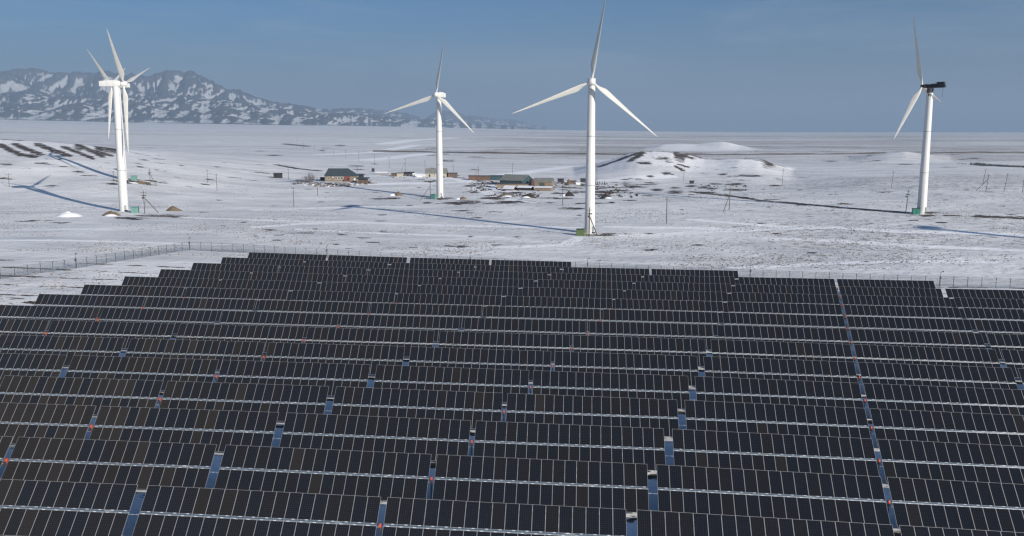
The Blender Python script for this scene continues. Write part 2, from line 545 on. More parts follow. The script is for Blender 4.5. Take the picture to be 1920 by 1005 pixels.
for pts, w in (([(0, 450), (180, 452), (330, 457), (420, 459)], 1.3), ([(480, 394), (630, 389), (760, 385)], 1.5),
               ([(480, 426), (560, 420), (650, 416), (700, 418), (960, 425), (1080, 427)], 1.6), ([(480, 413), (640, 416)], 1.4),
               ([(830, 467), (960, 463), (1060, 459), (1085, 446)], 1.3), ([(1130, 441), (1240, 440), (1340, 433), (1480, 428)], 1.6),
               ([(1300, 435), (1430, 430), (1560, 426), (1680, 434), (1920, 440)], 2.0), ([(1300, 412), (1400, 420), (1490, 426)], 1.6),
               ([(1420, 446), (1560, 451), (1700, 460), (1920, 470)], 1.6), ([(1380, 502), (1440, 500), (1560, 493), (1700, 490), (1860, 492)], 1.3),
               ([(950, 328), (1000, 321), (1060, 313), (1090, 311)], 5), ([(340, 408), (480, 412)], 1.4), ([(1140, 425), (1340, 428)], 1.5),
               ([(880, 352), (900, 358), (930, 372), (980, 379)], 1.2), ([(890, 350), (912, 358), (945, 372), (1000, 380)], 1.2),
               ([(700, 330), (860, 336), (960, 358)], 3), ([(700, 345), (860, 342)], 4), ([(0, 432), (200, 430)], 1.2), ([(560, 430), (960, 446)], 1.1),
               ([(720, 270), (780, 262), (860, 258)], 14), ([(600, 290), (700, 286), (780, 272)], 8), ([(690, 300), (730, 296), (800, 288)], 8),
               ([(1100, 340), (1250, 330)], 5)):
    track_line(pts, w * 1.7, track)
# how much dry grass shows through the snow
fk = fy / KD
ga = fx / np.maximum(fy, 50)
rightness = smooth((ga - .15) / .22)
stub += .42 * rightness * smooth((fk - 200) / 60) * (1 - smooth((fk - 560) / 200))
stub += .62 * smooth((fk - 640) / 420) * (1 - .6 * smooth((fk - 3500) / 3000)) * (.55 + .6 * smooth((ga + .12) / .25))
for aa_, zz_, lo_, f0, f1 in ((_ka, _kz, 2.5, 545, 740), (_ra, _rz, 8, 505, 680), (_h2a, _h2z, 4, 1300, 1590), (_h3a, _h3z, 2, 900, 1100)):
    m_ = smooth((np.interp(ga, aa_, zz_, left=-9, right=-9) - lo_) / 10) * smooth((fk - f0) / 70) * (1 - smooth((fk - f1) / 25))
    track[:] = np.maximum(track, .45 * m_)
stub -= .7 * smooth((np.interp(ga, _ka, _kz, left=-9, right=-9) - 2.5) / 4) * smooth((fk - 545) / 60) * (1 - smooth((fk - 760) / 40))
stub -= .7 * smooth((np.interp(ga, _ra, _rz, left=-9, right=-9) - 6) / 6) * smooth((fk - 500) / 50) * (1 - smooth((fk - 690) / 40))
stub -= .8 * smooth((np.interp(ga, _h2a, _h2z, left=-9, right=-9) - 4) / 4) * smooth((fk - 1300) / 60) * (1 - smooth((fk - 1600) / 40))
stub += .25 * smooth((215 - fk) / 40) * smooth((-40 - fx) / 30)
stub -= .5 * smooth((190 - fk) / 20) * smooth((fx + 95 - .0 * fk) / 20)

for aa_, zz_, yc_, p0, p1, wd, wob in ((_ka, _kz, KY, 1182, 1475, 7.0, 60), (_ra, _rz, RY, -260, 300, 3.6, 40), (_h2a, _h2z, H2Y, 1330, 1390, 9.0, 30), (_h3a, _h3z, H3Y, 1560, 1700, 6.0, 30)):
    inside = (ga > slope(p0, 300)[0]) & (ga < slope(p1, 300)[0])
    yw_ = yc_ + 8 * np.sin(ga * 40) - 1.5
    v_ = np.exp(-((fk - yw_) / (wd * (.7 + .5 * np.sin(ga * 210) * np.sin(ga * 97)))) ** 2)
    soil[:] = np.maximum(soil, np.where(inside, .95 * v_, 0))
for row in range(15):
    t_ = row * 10.7321
    # front edge line of the row: a strip of earth kept bare by the drip of the panels
    ex = -31.92 - t_ * math.sin(R(-2.7842)); ey = 73.478 + t_ * math.cos(R(-2.7842)) - 3.55
    dd = fy - (ey + (fx - ex) * math.tan(R(-2.7842)))
    v_ = np.exp(-((dd - .1) / .85) ** 2) * (fx > -150) * (fx < 190)
    soil[:] = np.maximum(soil, .80 * v_)

gm = bpy.data.meshes.new('snow_field')
V = np.stack([fx, fy, GZ.ravel()], 1)
ii = np.arange(nr * nc).reshape(nr, nc)
Q = np.stack([ii[:-1, :-1], ii[:-1, 1:], ii[1:, 1:], ii[1:, :-1]], -1).reshape(-1, 4)
# ground behind the camera, butted against the first row
y0 = rowsY[0]
ax = np.array([colsA[0] * y0, -40, 0, 40, colsA[-1] * y0])
bx0, bx1, by = -3000.0, 3000.0, -3000.0
extra = [(bx0, by, 0), (bx1, by, 0), (bx1, y0 + 2.0, 0), (bx0, y0 + 2.0, 0)]
zb = GZ[0].min() - .3
V = np.concatenate([V, np.array([(x, y, zb) for x, y, _ in extra])])
Q = np.concatenate([Q, np.array([[nr * nc, nr * nc + 1, nr * nc + 2, nr * nc + 3]])])
gm.vertices.add(len(V))
gm.vertices.foreach_set('co', V.astype(np.float32).ravel())
gm.loops.add(Q.size)
gm.loops.foreach_set('vertex_index', Q.astype(np.int32).ravel())
gm.polygons.add(len(Q))
gm.polygons.foreach_set('loop_start', np.arange(0, Q.size, 4, dtype=np.int32))
gm.polygons.foreach_set('loop_total', np.full(len(Q), 4, dtype=np.int32))
gm.polygons.foreach_set('use_smooth', np.ones(len(Q), dtype=bool))
for nme, arr in (('soil', soil), ('track', track), ('stubble', stub)):
    at_ = gm.attributes.new(nme, 'FLOAT', 'POINT')
    at_.data.foreach_set('value', np.concatenate([arr, np.zeros(4)]).astype(np.float32))
gm.update(calc_edges=True)
gm.validate()
snow_field = bpy.data.objects.new('snow_field', gm)
COL.objects.link(snow_field)
tag(snow_field, 'wide snow covered steppe with dry grass and bare earth showing through', None, None, 'structure')


def snow_material():
    m = bpy.data.materials.new('patchy_snow')
    m.use_nodes = True
    nt = m.node_tree
    N, Lk = nt.nodes, nt.links
    b = N['Principled BSDF']
    b.inputs['Roughness'].default_value = .85
    b.inputs['Specular IOR Level'].default_value = .15
    geo = N.new('ShaderNodeNewGeometry')

    def nz(scale, stretch=(1, 1, 0), detail=4, rough=.55, dist=0.0):
        mp = N.new('ShaderNodeMapping')
        mp.inputs['Scale'].default_value = stretch
        mp.inputs['Rotation'].default_value = (0, 0, R(14))
        Lk.new(geo.outputs['Position'], mp.inputs[0])
        n = N.new('ShaderNodeTexNoise')
        n.inputs['Scale'].default_value = scale
        n.inputs['Detail'].default_value = detail
        n.inputs['Roughness'].default_value = rough
        n.inputs['Distortion'].default_value = dist
        Lk.new(mp.outputs[0], n.inputs['Vector'])
        return n.outputs[0]

    def att(name):
        a = N.new('ShaderNodeAttribute')
        a.attribute_name = name
        return a.outputs['Fac']

    def math_(op, a, c=None, k=None):
        n = N.new('ShaderNodeMath')
        n.operation = op
        if isinstance(a, (int, float)):
            n.inputs[0].default_value = a
        else:
            Lk.new(a, n.inputs[0])
        if c is not None:
            if isinstance(c, (int, float)):
                n.inputs[1].default_value = c
            else:
                Lk.new(c, n.inputs[1])
        if k is not None:
            if isinstance(k, (int, float)):
                n.inputs[2].default_value = k
            else:
                Lk.new(k, n.inputs[2])
        return n.outputs[0]

    def ramp(v, lo, hi, to0=0.0, to1=1.0):
        n = N.new('ShaderNodeMapRange')
        n.interpolation_type = 'SMOOTHSTEP'
        n.inputs['From Min'].default_value = lo
        n.inputs['From Max'].default_value = hi
        n.inputs['To Min'].default_value = to0
        n.inputs['To Max'].default_value = to1
        Lk.new(v, n.inputs[0])
        return n.outputs[0]

    def mix(f, a, c):
        n = N.new('ShaderNodeMix')
        n.data_type = 'RGBA'
        Lk.new(f, n.inputs[0])
        for s, v in ((6, a), (7, c)):
            if isinstance(v, tuple):
                n.inputs[s].default_value = v + (1,)
            else:
                Lk.new(v, n.inputs[s])
        return n.outputs[2]

    big = nz(.012, (.55, 1, 0), 5, .6, .4)
    midn = nz(.09, (.5, 1, 0), 5, .62)
    fine = nz(.55, (.6, 1, 0), 6, .68)
    tuft = nz(2.2, (1, 1, 0), 4, .7)
    far = nz(.0022, (.35, 1, 0), 6, .62, .6)
    # stubble through thin snow: crisp flecks, densest where the attribute says so
    fleck = nz(.34, (.75, 1, 0), 7, .72)
    g = math_('ADD', math_('MULTIPLY', fleck, .70), math_('MULTIPLY', tuft, .15))
    g = math_('ADD', g, math_('MULTIPLY', midn, .30))
    g = math_('ADD', g, math_('MULTIPLY', big, .20))
    g = math_('ADD', g, math_('MULTIPLY', far, .42))
    g = math_('ADD', g, math_('MULTIPLY', att('stubble'), .16))
    grass_m = math_('MULTIPLY', ramp(g, .97, 1.045), .80)
    tint = ramp(midn, .35, .7)
    drift = nz(.03, (.55, 1, 0), 7, .62, .8)
    tint = math_('ADD', math_('MULTIPLY', tint, .4), math_('MULTIPLY', ramp(drift, .40, .60), .6))
    snow_c = mix(tint, (.62, .625, .63), (.86, .855, .84))
    grass_c = mix(ramp(fine, .35, .65), (.17, .15, .135), (.34, .31, .29))
    base = mix(grass_m, snow_c, grass_c)
    tk = ramp(math_('ADD', att('track'), math_('MULTIPLY', math_('SUBTRACT', fleck, .5), 1.6)), .28, .62, 0, .95)
    base = mix(tk, base, (.95, .95, .95))
    # bare earth
    streak = nz(.20, (.5, 1, 0), 7, .68)
    sraw = math_('ADD', att('soil'), math_('MULTIPLY', math_('SUBTRACT', streak, .5), 5.0))
    sraw = math_('ADD', sraw, math_('MULTIPLY', math_('SUBTRACT', fine, .5), 2.6))
    sraw = math_('MULTIPLY', sraw, ramp(att('soil'), .02, .3))
    soil_m = ramp(sraw, .55, .75)
    # stray small patches of earth
    stray = math_('ADD', math_('MULTIPLY', nz(.035, (.35, 1, 0), 6, .6), 1.0), math_('MULTIPLY', math_('SUBTRACT', fine, .5), .35))
    stray_m = math_('MULTIPLY', ramp(stray, .70, .76), .8)
    soil_m = math_('MAXIMUM', soil_m, stray_m)
    soil_c = mix(ramp(tuft, .3, .7), (.045, .037, .034), (.11, .085, .068))
    base = mix(soil_m, base, soil_c)
    Lk.new(base, b.inputs['Base Color'])
    hgt = math_('ADD', math_('MULTIPLY', nz(1.1, (.7, 1, 0), 5, .65), .22), math_('MULTIPLY', nz(.35, (.7, 1, 0), 6, .6), 1.0))
    hgt = math_('ADD', hgt, math_('MULTIPLY', nz(.06, (.6, 1, 0), 4, .5), 2.4))
    bp = N.new('ShaderNodeBump')
    bp.inputs['Strength'].default_value = .8
    bp.inputs['Distance'].default_value = .6
    Lk.new(hgt, bp.inputs['Height'])
    Lk.new(bp.outputs[0], b.inputs['Normal'])
    return m


gm.materials.append(snow_material())

# ------------------------------------------------------------------ the distant road on its low embankment
eb = MB()
pts_ = []
for px in range(700, 2060, 20):
    a_, _ = slope(px, 281)
    Y_ = (1180 + 60 * math.sin(px / 260)) * KD
    pts_.append((a_ * Y_, Y_))
V_, F_ = [], []
for i, (x, y) in enumerate(pts_):
    z = gz(x, y)
    h = 1.9 + .5 * math.sin(i * .7) + .4 * math.sin(i * 1.9)
    V_ += [(x, y - 7, z - .8), (x, y - 3, z + h), (x, y + 3, z + h), (x, y + 8, z - .8)]
for i in range(len(pts_) - 1):
    for k in range(3):
        F_.append((i * 4 + k, i * 4 + 4 + k, i * 4 + 5 + k, i * 4 + 1 + k))
eb.add(V_, F_, 0)
tag(eb.build('road_embankment', mat('bare_embankment_earth', (.10, .088, .08), .95, 0, .45, .03)), 'long low dark road embankment crossing the far plain', None, None, 'structure')

# ------------------------------------------------------------------ dry grass standing out of the snow
gb_v, gb_f = [], []
gr = np.random.default_rng(4)
NT = 60000
ty = 205 * KD / (1 - gr.random(NT) * .62)
ta = gr.uniform(-.66, .66, NT)
tx = ta * ty
keep = []
for i in range(NT):
    n1 = noise.noise(Vector((tx[i] / 38, ty[i] / 30, 1.7))) + .6 * noise.noise(Vector((tx[i] / 9, ty[i] / 8, 4.2)))
    w_ = .10 * min(max((ta[i] - .02) / .2, 0), 1) + (.06 if ty[i] < 300 else 0)
    keep.append(.7 * n1 + w_ > -.05 + .75 * gr.random())
keep = np.array(keep)
tx, ty = tx[keep], ty[keep]
# and round the field's own edge, left of the tables
ex = gr.uniform(-150, -62, 2600); ey = gr.uniform(100, 215, 2600)
k2 = (ex < -58 - .0 * ey) & (np.abs(ex) < .66 * ey) & (ex < -31.92 - 85.6 + .271 * (ey - 73.5) - 2)
tx = np.concatenate([tx, ex[k2]]); ty = np.concatenate([ty, ey[k2]])
tz = terrain(tx, ty)
for x, y, z in zip(tx, ty, tz):
    w_, h_ = gr.uniform(.08, .34), gr.uniform(.06, .22)
    th = gr.uniform(0, PI)
    for q in (th, th + 1.4):
        o_ = len(gb_v)
        cx, cy = math.cos(q) * w_, math.sin(q) * w_
        gb_v += [(x - cx, y - cy, z - .05), (x + cx, y + cy, z - .05), (x + cx * .7 + gr.uniform(-.1, .1), y + cy * .7, z + h_), (x - cx * .5, y - cy * .5 + gr.uniform(-.1, .1), z + h_ * .8)]
        gb_f.append((o_, o_ + 1, o_ + 2, o_ + 3))
gme = bpy.data.meshes.new('dry_grass')
gme.from_pydata(gb_v, [], gb_f)
gme.materials.append(mat('dry_grass_blades', (.20, .175, .15), .9, 0, .3, .2))
gob = bpy.data.objects.new('dry_grass', gme)
COL.objects.link(gob)
tag(gob, 'sparse brown dry grass standing out of the snow', None, None, 'stuff')
print('tufts', len(tx))

# ------------------------------------------------------------------ mountains
prof = [(-700, 150), (-420, 135), (-300, 142), (-150, 128), (-60, 138), (0, 134), (14, 133), (30, 129), (50, 128), (70, 127), (88, 131), (103, 136), (118, 134), (131, 137), (141, 135), (152, 134),
        (165, 135), (180, 136), (196, 132), (205, 131.5), (222, 137), (240, 140), (252, 137), (268, 141), (282, 142.5), (298, 137), (316, 131), (332, 131.5), (348, 134), (362, 132.5),
        (380, 141), (398, 150), (412, 158), (430, 168), (446, 166), (460, 172), (478, 180), (498, 186), (515, 191), (540, 193), (552, 195), (575, 198), (600, 204.5), (640, 203), (665, 202),
        (690, 204), (720, 207), (760, 211), (785, 219), (793, 223), (806, 216), (818, 209), (830, 206.5), (850, 209), (875, 215), (905, 219), (935, 224), (958, 223), (985, 229), (1010, 236), (1035, 241), (1056, 244), (1085, 246), (1120, 248)]

def blur(a, n):
    k = np.ones(2 * n + 1) / (2 * n + 1)
    a = np.apply_along_axis(lambda r: np.convolve(np.pad(r, n, mode='edge'), k, 'valid'), 1, a)
    m = max(1, n // 3)
    k = np.ones(2 * m + 1) / (2 * m + 1)
    return np.apply_along_axis(lambda r: np.convolve(np.pad(r, m, mode='edge'), k, 'valid'), 0, a)


def mountain_range(name, label, prof, Y0, Y1, px_end, ncol, nrow, s_big, s_small, bias, seed, jag, frec):
    """a range of hills whose skyline runs through the given outline, at its own distance and depth"""
    pa = np.array([slope(p, 200)[0] for p, _ in prof])
    ps = np.array([-slope(p, y)[1] for p, y in prof])
    ma = np.linspace(-1.0, slope(px_end, 240)[0], ncol)
    mt = np.linspace(0, 1.3, nrow)
    A2, T2 = np.meshgrid(ma, mt)
    FAR_A = 1 + frec * smooth((A2 + .27) / .30)
    MY = (Y0 + (Y1 - Y0) * T2) * FAR_A
    MX = A2 * MY
    mx_, my_ = (A2 * (Y0 + (Y1 - Y0) * T2)).ravel(), (Y0 + (Y1 - Y0) * T2).ravel()
    Hs = []
    for sx, sy, o, w in ((s_big, s_big * .9, 2.7, .35), (s_small, s_small * 3.2, 8.1, .5)):
        fl = np.zeros(A2.size)
        for i in range(fl.size):
            p = Vector((mx_[i] / sx, my_[i] / sy, o + seed))
            p += Vector((w * noise.noise(p * .8), w * noise.noise(p * .8 + Vector((5, 2, 1))), 0))
            fl[i] = noise.ridged_multi_fractal(p, .85, 2.2, 6, 1.0, 2.0)
        Hs.append(fl.reshape(A2.shape) - .7)
    H = Hs[0] * .6 + Hs[1] * .55
    base = terrain(MX, MY) - CAMZ
    crest_s = np.interp(ma, pa, ps) + np.array([jag * (.0007 * noise.noise(Vector((a * 150, seed, 3))) + .0005 * noise.noise(Vector((a * 380, seed, 5))) + .0003 * noise.noise(Vector((a * 900, seed, 7)))) for a in ma])
    rise = np.maximum(crest_s * Y1 - base.mean(0), 4)
    tt = np.clip(T2, 0, 1)
    env = tt ** 1.1
    fore = .22 * np.exp(-((T2 - .18) / .10) ** 2) + .20 * np.exp(-((T2 - .45) / .11) ** 2) + .10 * np.exp(-((T2 - .7) / .08) ** 2)
    Z = rise[None, :] * (env * .8 + fore * np.clip(.35 + H * .6, 0, 1.3) + (H * .34 - .02) * np.sin(PI * tt * .84 + .10) * np.clip(T2 * 6, 0, 1))
    Z[T2 > 1] *= (1 - ((T2 - 1) / .3) * .9)[T2 > 1]
    Z = np.maximum(Z, 0)
    pk = ((base + Z) / MY).argmax(0)
    c_ = np.arange(len(ma))
    ratio = np.clip((crest_s * MY[pk, c_] - base[pk, c_]) / np.maximum(Z[pk, c_], 3), 0, 8)
    ratio_s = np.convolve(np.pad(ratio, 4, mode='edge'), np.ones(9) / 9, 'valid')
    Z *= (.6 * ratio + .4 * ratio_s)[None, :]
    MZ = CAMZ + base + Z - 2.0
    MZ = np.where(T2 < .02, MZ - 14, MZ)
    conc = .55 * (blur(MZ, 12) - MZ) / np.maximum(rise[None, :] * .07, 4) + .6 * (blur(MZ, 4) - MZ) / np.maximum(rise[None, :] * .035, 2)
    gxs = np.gradient(MZ, axis=1) / np.maximum(np.gradient(MX, axis=1), 1)
    snowm = bias - .09 + .55 * conc - .20 * np.clip(T2 - .6, 0, .5) + .75 * np.clip(-gxs * 1.6, -.5, .5) + .35 * (1 - np.clip(T2 / .10, 0, 1))
    me = bpy.data.meshes.new(name)
    r_, k_ = MX.shape
    ii = np.arange(r_ * k_).reshape(r_, k_)
    Qm = np.stack([ii[:-1, :-1], ii[:-1, 1:], ii[1:, 1:], ii[1:, :-1]], -1).reshape(-1, 4)
    Vm = np.stack([MX.ravel(), MY.ravel(), MZ.ravel()], 1).astype(np.float32)
    me.vertices.add(len(Vm)); me.vertices.foreach_set('co', Vm.ravel())
    me.loops.add(Qm.size); me.loops.foreach_set('vertex_index', Qm.astype(np.int32).ravel())
    me.polygons.add(len(Qm))
    me.polygons.foreach_set('loop_start', np.arange(0, Qm.size, 4, dtype=np.int32))
    me.polygons.foreach_set('loop_total', np.full(len(Qm), 4, dtype=np.int32))
    me.polygons.foreach_set('use_smooth', np.ones(len(Qm), dtype=bool))
    a_ = me.attributes.new('snowcover', 'FLOAT', 'POINT')
    a_.data.foreach_set('value', snowm.astype(np.float32).ravel())
    me.update(calc_edges=True)
    o = bpy.data.objects.new(name, me)
    COL.objects.link(o)
    tag(o, label, None, None, 'structure')
    return me


mid_prof = [(-500, 176), (-300, 180), (-120, 174), (0, 176), (30, 171), (62, 174), (100, 181), (150, 178), (190, 183), (232, 178), (262, 186), (300, 181), (345, 178), (380, 186), (420, 184), (455, 194), (480, 197), (520, 203), (560, 206), (600, 212),
            (650, 211), (700, 216), (760, 221), (820, 226), (900, 233), (960, 240)]
foot_prof = [(-500, 198), (-300, 205), (-150, 196), (-60, 203), (0, 199), (20, 195), (48, 197), (75, 207), (98, 206), (118, 196), (150, 192), (178, 197), (205, 204), (232, 198), (258, 192), (285, 199), (312, 207), (335, 203), (360, 206), (385, 213), (410, 205),
             (435, 203), (458, 212), (480, 208), (505, 214), (530, 209), (560, 219), (590, 213), (620, 216), (655, 213), (690, 217), (730, 220), (770, 226), (800, 222), (850, 229), (900, 233), (950, 236), (1000, 241), (1040, 245)]
range_meshes = [mountain_range('mountains', 'dark rocky mountain range with snow patches on the horizon', prof, 7600.0 * KD, 9900.0 * KD, 1110, 900, 80, 1150.0, 380.0, .20, 0.0, 1.0, .9),
                mountain_range('middle_ridge', 'snow streaked middle ridge before the dark mountains', mid_prof, 6900.0 * KD, 7800.0 * KD, 950, 800, 50, 700.0, 300.0, .36, 3.3, 1.2, .6),
                mountain_range('foothills', 'dark lumpy foothills with snow between them on the plain edge', foot_prof, 6300.0 * KD, 6900.0 * KD, 1035, 800, 50, 520.0, 260.0, .24, 6.1, 1.5, .6)]


def mountain_material():
    m = bpy.data.materials.new('snowy_rock')
    m.use_nodes = True
    nt = m.node_tree
    N, Lk = nt.nodes, nt.links
    b = N['Principled BSDF']
    b.inputs['Roughness'].default_value = .95
    b.inputs['Specular IOR Level'].default_value = .1
    geo = N.new('ShaderNodeNewGeometry')
    n1 = N.new('ShaderNodeTexNoise'); n1.inputs['Scale'].default_value = .0085; n1.inputs['Detail'].default_value = 7; n1.inputs['Roughness'].default_value = .62
    n2 = N.new('ShaderNodeTexNoise'); n2.inputs['Scale'].default_value = .014; n2.inputs['Detail'].default_value = 5
    Lk.new(geo.outputs['Position'], n1.inputs['Vector'])
    Lk.new(geo.outputs['Position'], n2.inputs['Vector'])
    at2 = N.new('ShaderNodeAttribute'); at2.attribute_name = 'snowcover'
    a = N.new('ShaderNodeMath'); a.operation = 'MULTIPLY_ADD'; a.inputs[1].default_value = .55; Lk.new(n1.outputs[0], a.inputs[0]); Lk.new(at2.outputs['Fac'], a.inputs[2])
    c = N.new('ShaderNodeMath'); c.operation = 'MULTIPLY_ADD'; c.inputs[1].default_value = .3; Lk.new(n2.outputs[0], c.inputs[0]); Lk.new(a.outputs[0], c.inputs[2])
    r = N.new('ShaderNodeMapRange'); r.interpolation_type = 'SMOOTHSTEP'
    r.inputs['From Min'].default_value = .66; r.inputs['From Max'].default_value = .98; r.inputs['To Max'].default_value = .58
    Lk.new(c.outputs[0], r.inputs[0])
    rk = N.new('ShaderNodeValToRGB')
    rk.color_ramp.elements[0].color = (.026, .029, .036, 1); rk.color_ramp.elements[1].color = (.075, .072, .074, 1)
    rk.color_ramp.elements[0].position = .3; rk.color_ramp.elements[1].position = .75
    Lk.new(n2.outputs[0], rk.inputs[0])
    mx = N.new('ShaderNodeMix'); mx.data_type = 'RGBA'
    Lk.new(r.outputs[0], mx.inputs[0]); Lk.new(rk.outputs[0], mx.inputs[6]); mx.inputs[7].default_value = (.72, .73, .75, 1)
    Lk.new(mx.outputs[2], b.inputs['Base Color'])
    bp = N.new('ShaderNodeBump'); bp.inputs['Strength'].default_value = .7; bp.inputs['Distance'].default_value = 45
    Lk.new(n1.outputs[0], bp.inputs['Height']); Lk.new(bp.outputs[0], b.inputs['Normal'])
    return m


rock_snow = mountain_material()
for me_ in range_meshes:
    me_.materials.append(rock_snow)

# ------------------------------------------------------------------ the air
hb = MB()
hb.box((0, 18500, 560), (84000, 46000, 1240))
haze = hb.build('haze', [])
hm = bpy.data.materials.new('pale_haze')
hm.use_nodes = True
for n in list(hm.node_tree.nodes):
    if n.type != 'OUTPUT_MATERIAL':
        hm.node_tree.nodes.remove(n)
pv = hm.node_tree.nodes.new('ShaderNodeVolumePrincipled')
pv.inputs['Color'].default_value = (.31, .415, .545, 1)
pv.inputs['Density'].default_value = HAZE_DENSITY
pv.inputs['Anisotropy'].default_value = 0.0
hm.node_tree.links.new(pv.outputs[0], hm.node_tree.nodes['Material Output'].inputs['Volume'])
haze.data.materials.append(hm)
tag(haze, 'thin pale winter haze in the air over the whole plain', None, None, 'stuff')

# ------------------------------------------------------------------ solar trackers
PHI = R(-2.7842)
PITCH_ROW = 10.7321
LHALF = 21.4
G_N, G_W = .5543, .8716
OX, OY, SHEAR = -31.9209, 73.4777, .27096
DELTA = {-4: .9134, -3: .4744, -2: .1340, -1: -.2685, 0: -.6002, 1: -.8707, 2: -.7289, 3: -.0599, 4: 1.0065, 5: 2.4, 6: 4.1}
TILT = R(44)
MW, ML = 1.134, 2.384
NMOD = 18
MGAP = .11                                    # half of the slot over the torque tube
TUBE_BELOW = (MGAP + ML) * math.sin(TILT) + .02
TUBE_AHEAD = (MGAP + ML) * math.cos(TILT)


def edge_point(row, j, side):
    s = j * LHALF + DELTA[j] + side * (G_W if j % 2 == 0 else G_N) / 2
    t = row * PITCH_ROW
    X = OX + (s + SHEAR * t) * math.cos(PHI) - t * math.sin(PHI)
    Y = OY + (s + SHEAR * t) * math.sin(PHI) + t * math.cos(PHI)
    return Vector((X, Y, CAMZ + float(farm_top(X, Y))))


def frame_module(glass='glass'):
    b = MB()
    w, l, e, th = MW / 2, ML / 2, .022, .035
    o = [(-w, -l, 0), (w, -l, 0), (w, l, 0), (-w, l, 0)]
    i = [(-w + e, -l + e, 0), (w - e, -l + e, 0), (w - e, l - e, 0), (-w + e, l - e, 0)]
    g = [(x, y, -.004) for x, y, _ in i]
    u = [(x, y, -th) for x, y, _ in o]
    b.add(o + i, [(0, 1, 5, 4), (1, 2, 6, 5), (2, 3, 7, 6), (3, 0, 4, 7)], 0)
    b.add(i + g, [(0, 1, 5, 4), (1, 2, 6, 5), (2, 3, 7, 6), (3, 0, 4, 7)], 0)
    b.add(g, [(0, 1, 2, 3)], 1)
    b.add(o + u, [(1, 0, 4, 5), (2, 1, 5, 6), (3, 2, 6, 7), (0, 3, 7, 4)], 0)
    b.add(u, [(3, 2, 1, 0)], 2)
    return b.mesh('solar_module', [M['alu'], M[glass], M['backsheet']])


module_me = frame_module()
sheen_me = frame_module('glass_sheen')
PW = (2 * LHALF - G_W - G_N) / 2 / NMOD       # module pitch along the row
HALF_LEN = NMOD * PW

rail_b = MB()
for sgn in (-1, 1):
    x0 = sgn * G_N / 2 if sgn > 0 else -(G_N / 2 + HALF_LEN)
    # two purlin lips and the tube between them
    rail_b.rod((x0, 0, 0), (x0 + HALF_LEN, 0, 0), .085, n=8)
tube_me_part = rail_b
tube_me = rail_b.mesh('torque_tube', M['galv'], True)

cl_b = MB()
rot = Matrix.Rotation(TILT, 3, 'X')
for sgn in (-1, 1):
    x0 = G_N / 2 if sgn > 0 else -(G_N / 2 + HALF_LEN)
    for k in range(NMOD):
        for fr, yy in ((.68, MGAP - .012), (.32, -MGAP + .012)):
            cl_b.box(rot @ Vector((x0 + (k + fr) * PW, yy, .035)), (.26, .07, .025), 0, rot)
        for fr, yy in ((.30, MGAP - .02), (.75, -MGAP + .02)):
            cl_b.box(rot @ Vector((x0 + (k + fr) * PW, yy, .012)), (.34, .05, .02), 1, rot)
        cl_b.box(rot @ Vector((x0 + k * PW + (0.0 if k else .08), 0, -.045)), (.09, 2 * MGAP + .9, .05), 1, rot)
clamp_me = cl_b.mesh('module_clamps', [M['clampwhite'], M['galv']])

ps_b = MB()
ps_b.box((0, 0, -1.35), (.16, .12, 2.5))
ps_b.box((0, 0, -.06), (.22, .26, .20))
post_me = ps_b.mesh('steel_pile', M['galv'])

sd_b = MB()
sd_b.lathe([(.13, -.09), (.2, -.08), (.2, .08), (.13, .09)], 14, 0, axis=(1, 0, 0))
sd_b.box((.02, -.02, -.25), (.13, .24, .34))
slew_me = sd_b.mesh('slew_drive', M['orange'], True)
mo_b = MB()
mo_b.rod((0, -.12, -.30), (0, -.46, -.30), .09, n=10)
mo_b.box((0, -.30, -.16), (.16, .2, .12))
motor_me = mo_b.mesh('drive_motor', M['dark'], True)


def link_child(name, me, parent, loc, roteu=(0, 0, 0)):
    o = bpy.data.objects.new(name, me)
    o.parent = parent
    o.location = loc
    o.rotation_euler = roteu
    COL.objects.link(o)
    return o


def make_tracker():
    root = bpy.data.objects.new('solar_tracker', None)
    COL.objects.link(root)
    root.empty_display_size = .5
    for sgn in (-1, 1):
        x0 = G_N / 2 if sgn > 0 else -(G_N / 2 + HALF_LEN)
        for k in range(NMOD):
            for up in (-1, 1):
                c = rot @ Vector((x0 + (k + .5) * PW, up * (MGAP + ML / 2), .02))
                link_child('solar_module', module_me, root, (c.x, c.y, c.z + 2.35), (TILT, 0, 0))
    link_child('torque_tube', tube_me, root, (0, 0, 2.35 - .07))
    cl = link_child('module_clamps', clamp_me, root, (0, 0, 2.35))
    cl['kind'] = 'stuff'
    for x in (-18.6, -12.4, -6.2, 0.0, 6.2, 12.4, 18.6):
        link_child('steel_pile', post_me, root, (x, 0, 2.35 - .08 if x else 2.0))
    sd = link_child('slew_drive', slew_me, root, (0, 0, 2.30))
    link_child('drive_motor', motor_me, sd, (0, 0, 0))
    return root


def copy_tree(o, parent=None):
    c = o.copy()
    COL.objects.link(c)
    if parent is not None:
        c.parent = parent
    for ch in tuple(o.children):
        copy_tree(ch, c)
    return c


def in_frame(p, mx=4):
    w = p.y * CP - (p.z - CAMZ) * SP
    x = 960 + FPX * p.x / w
    return -mx < x < 1920 + mx


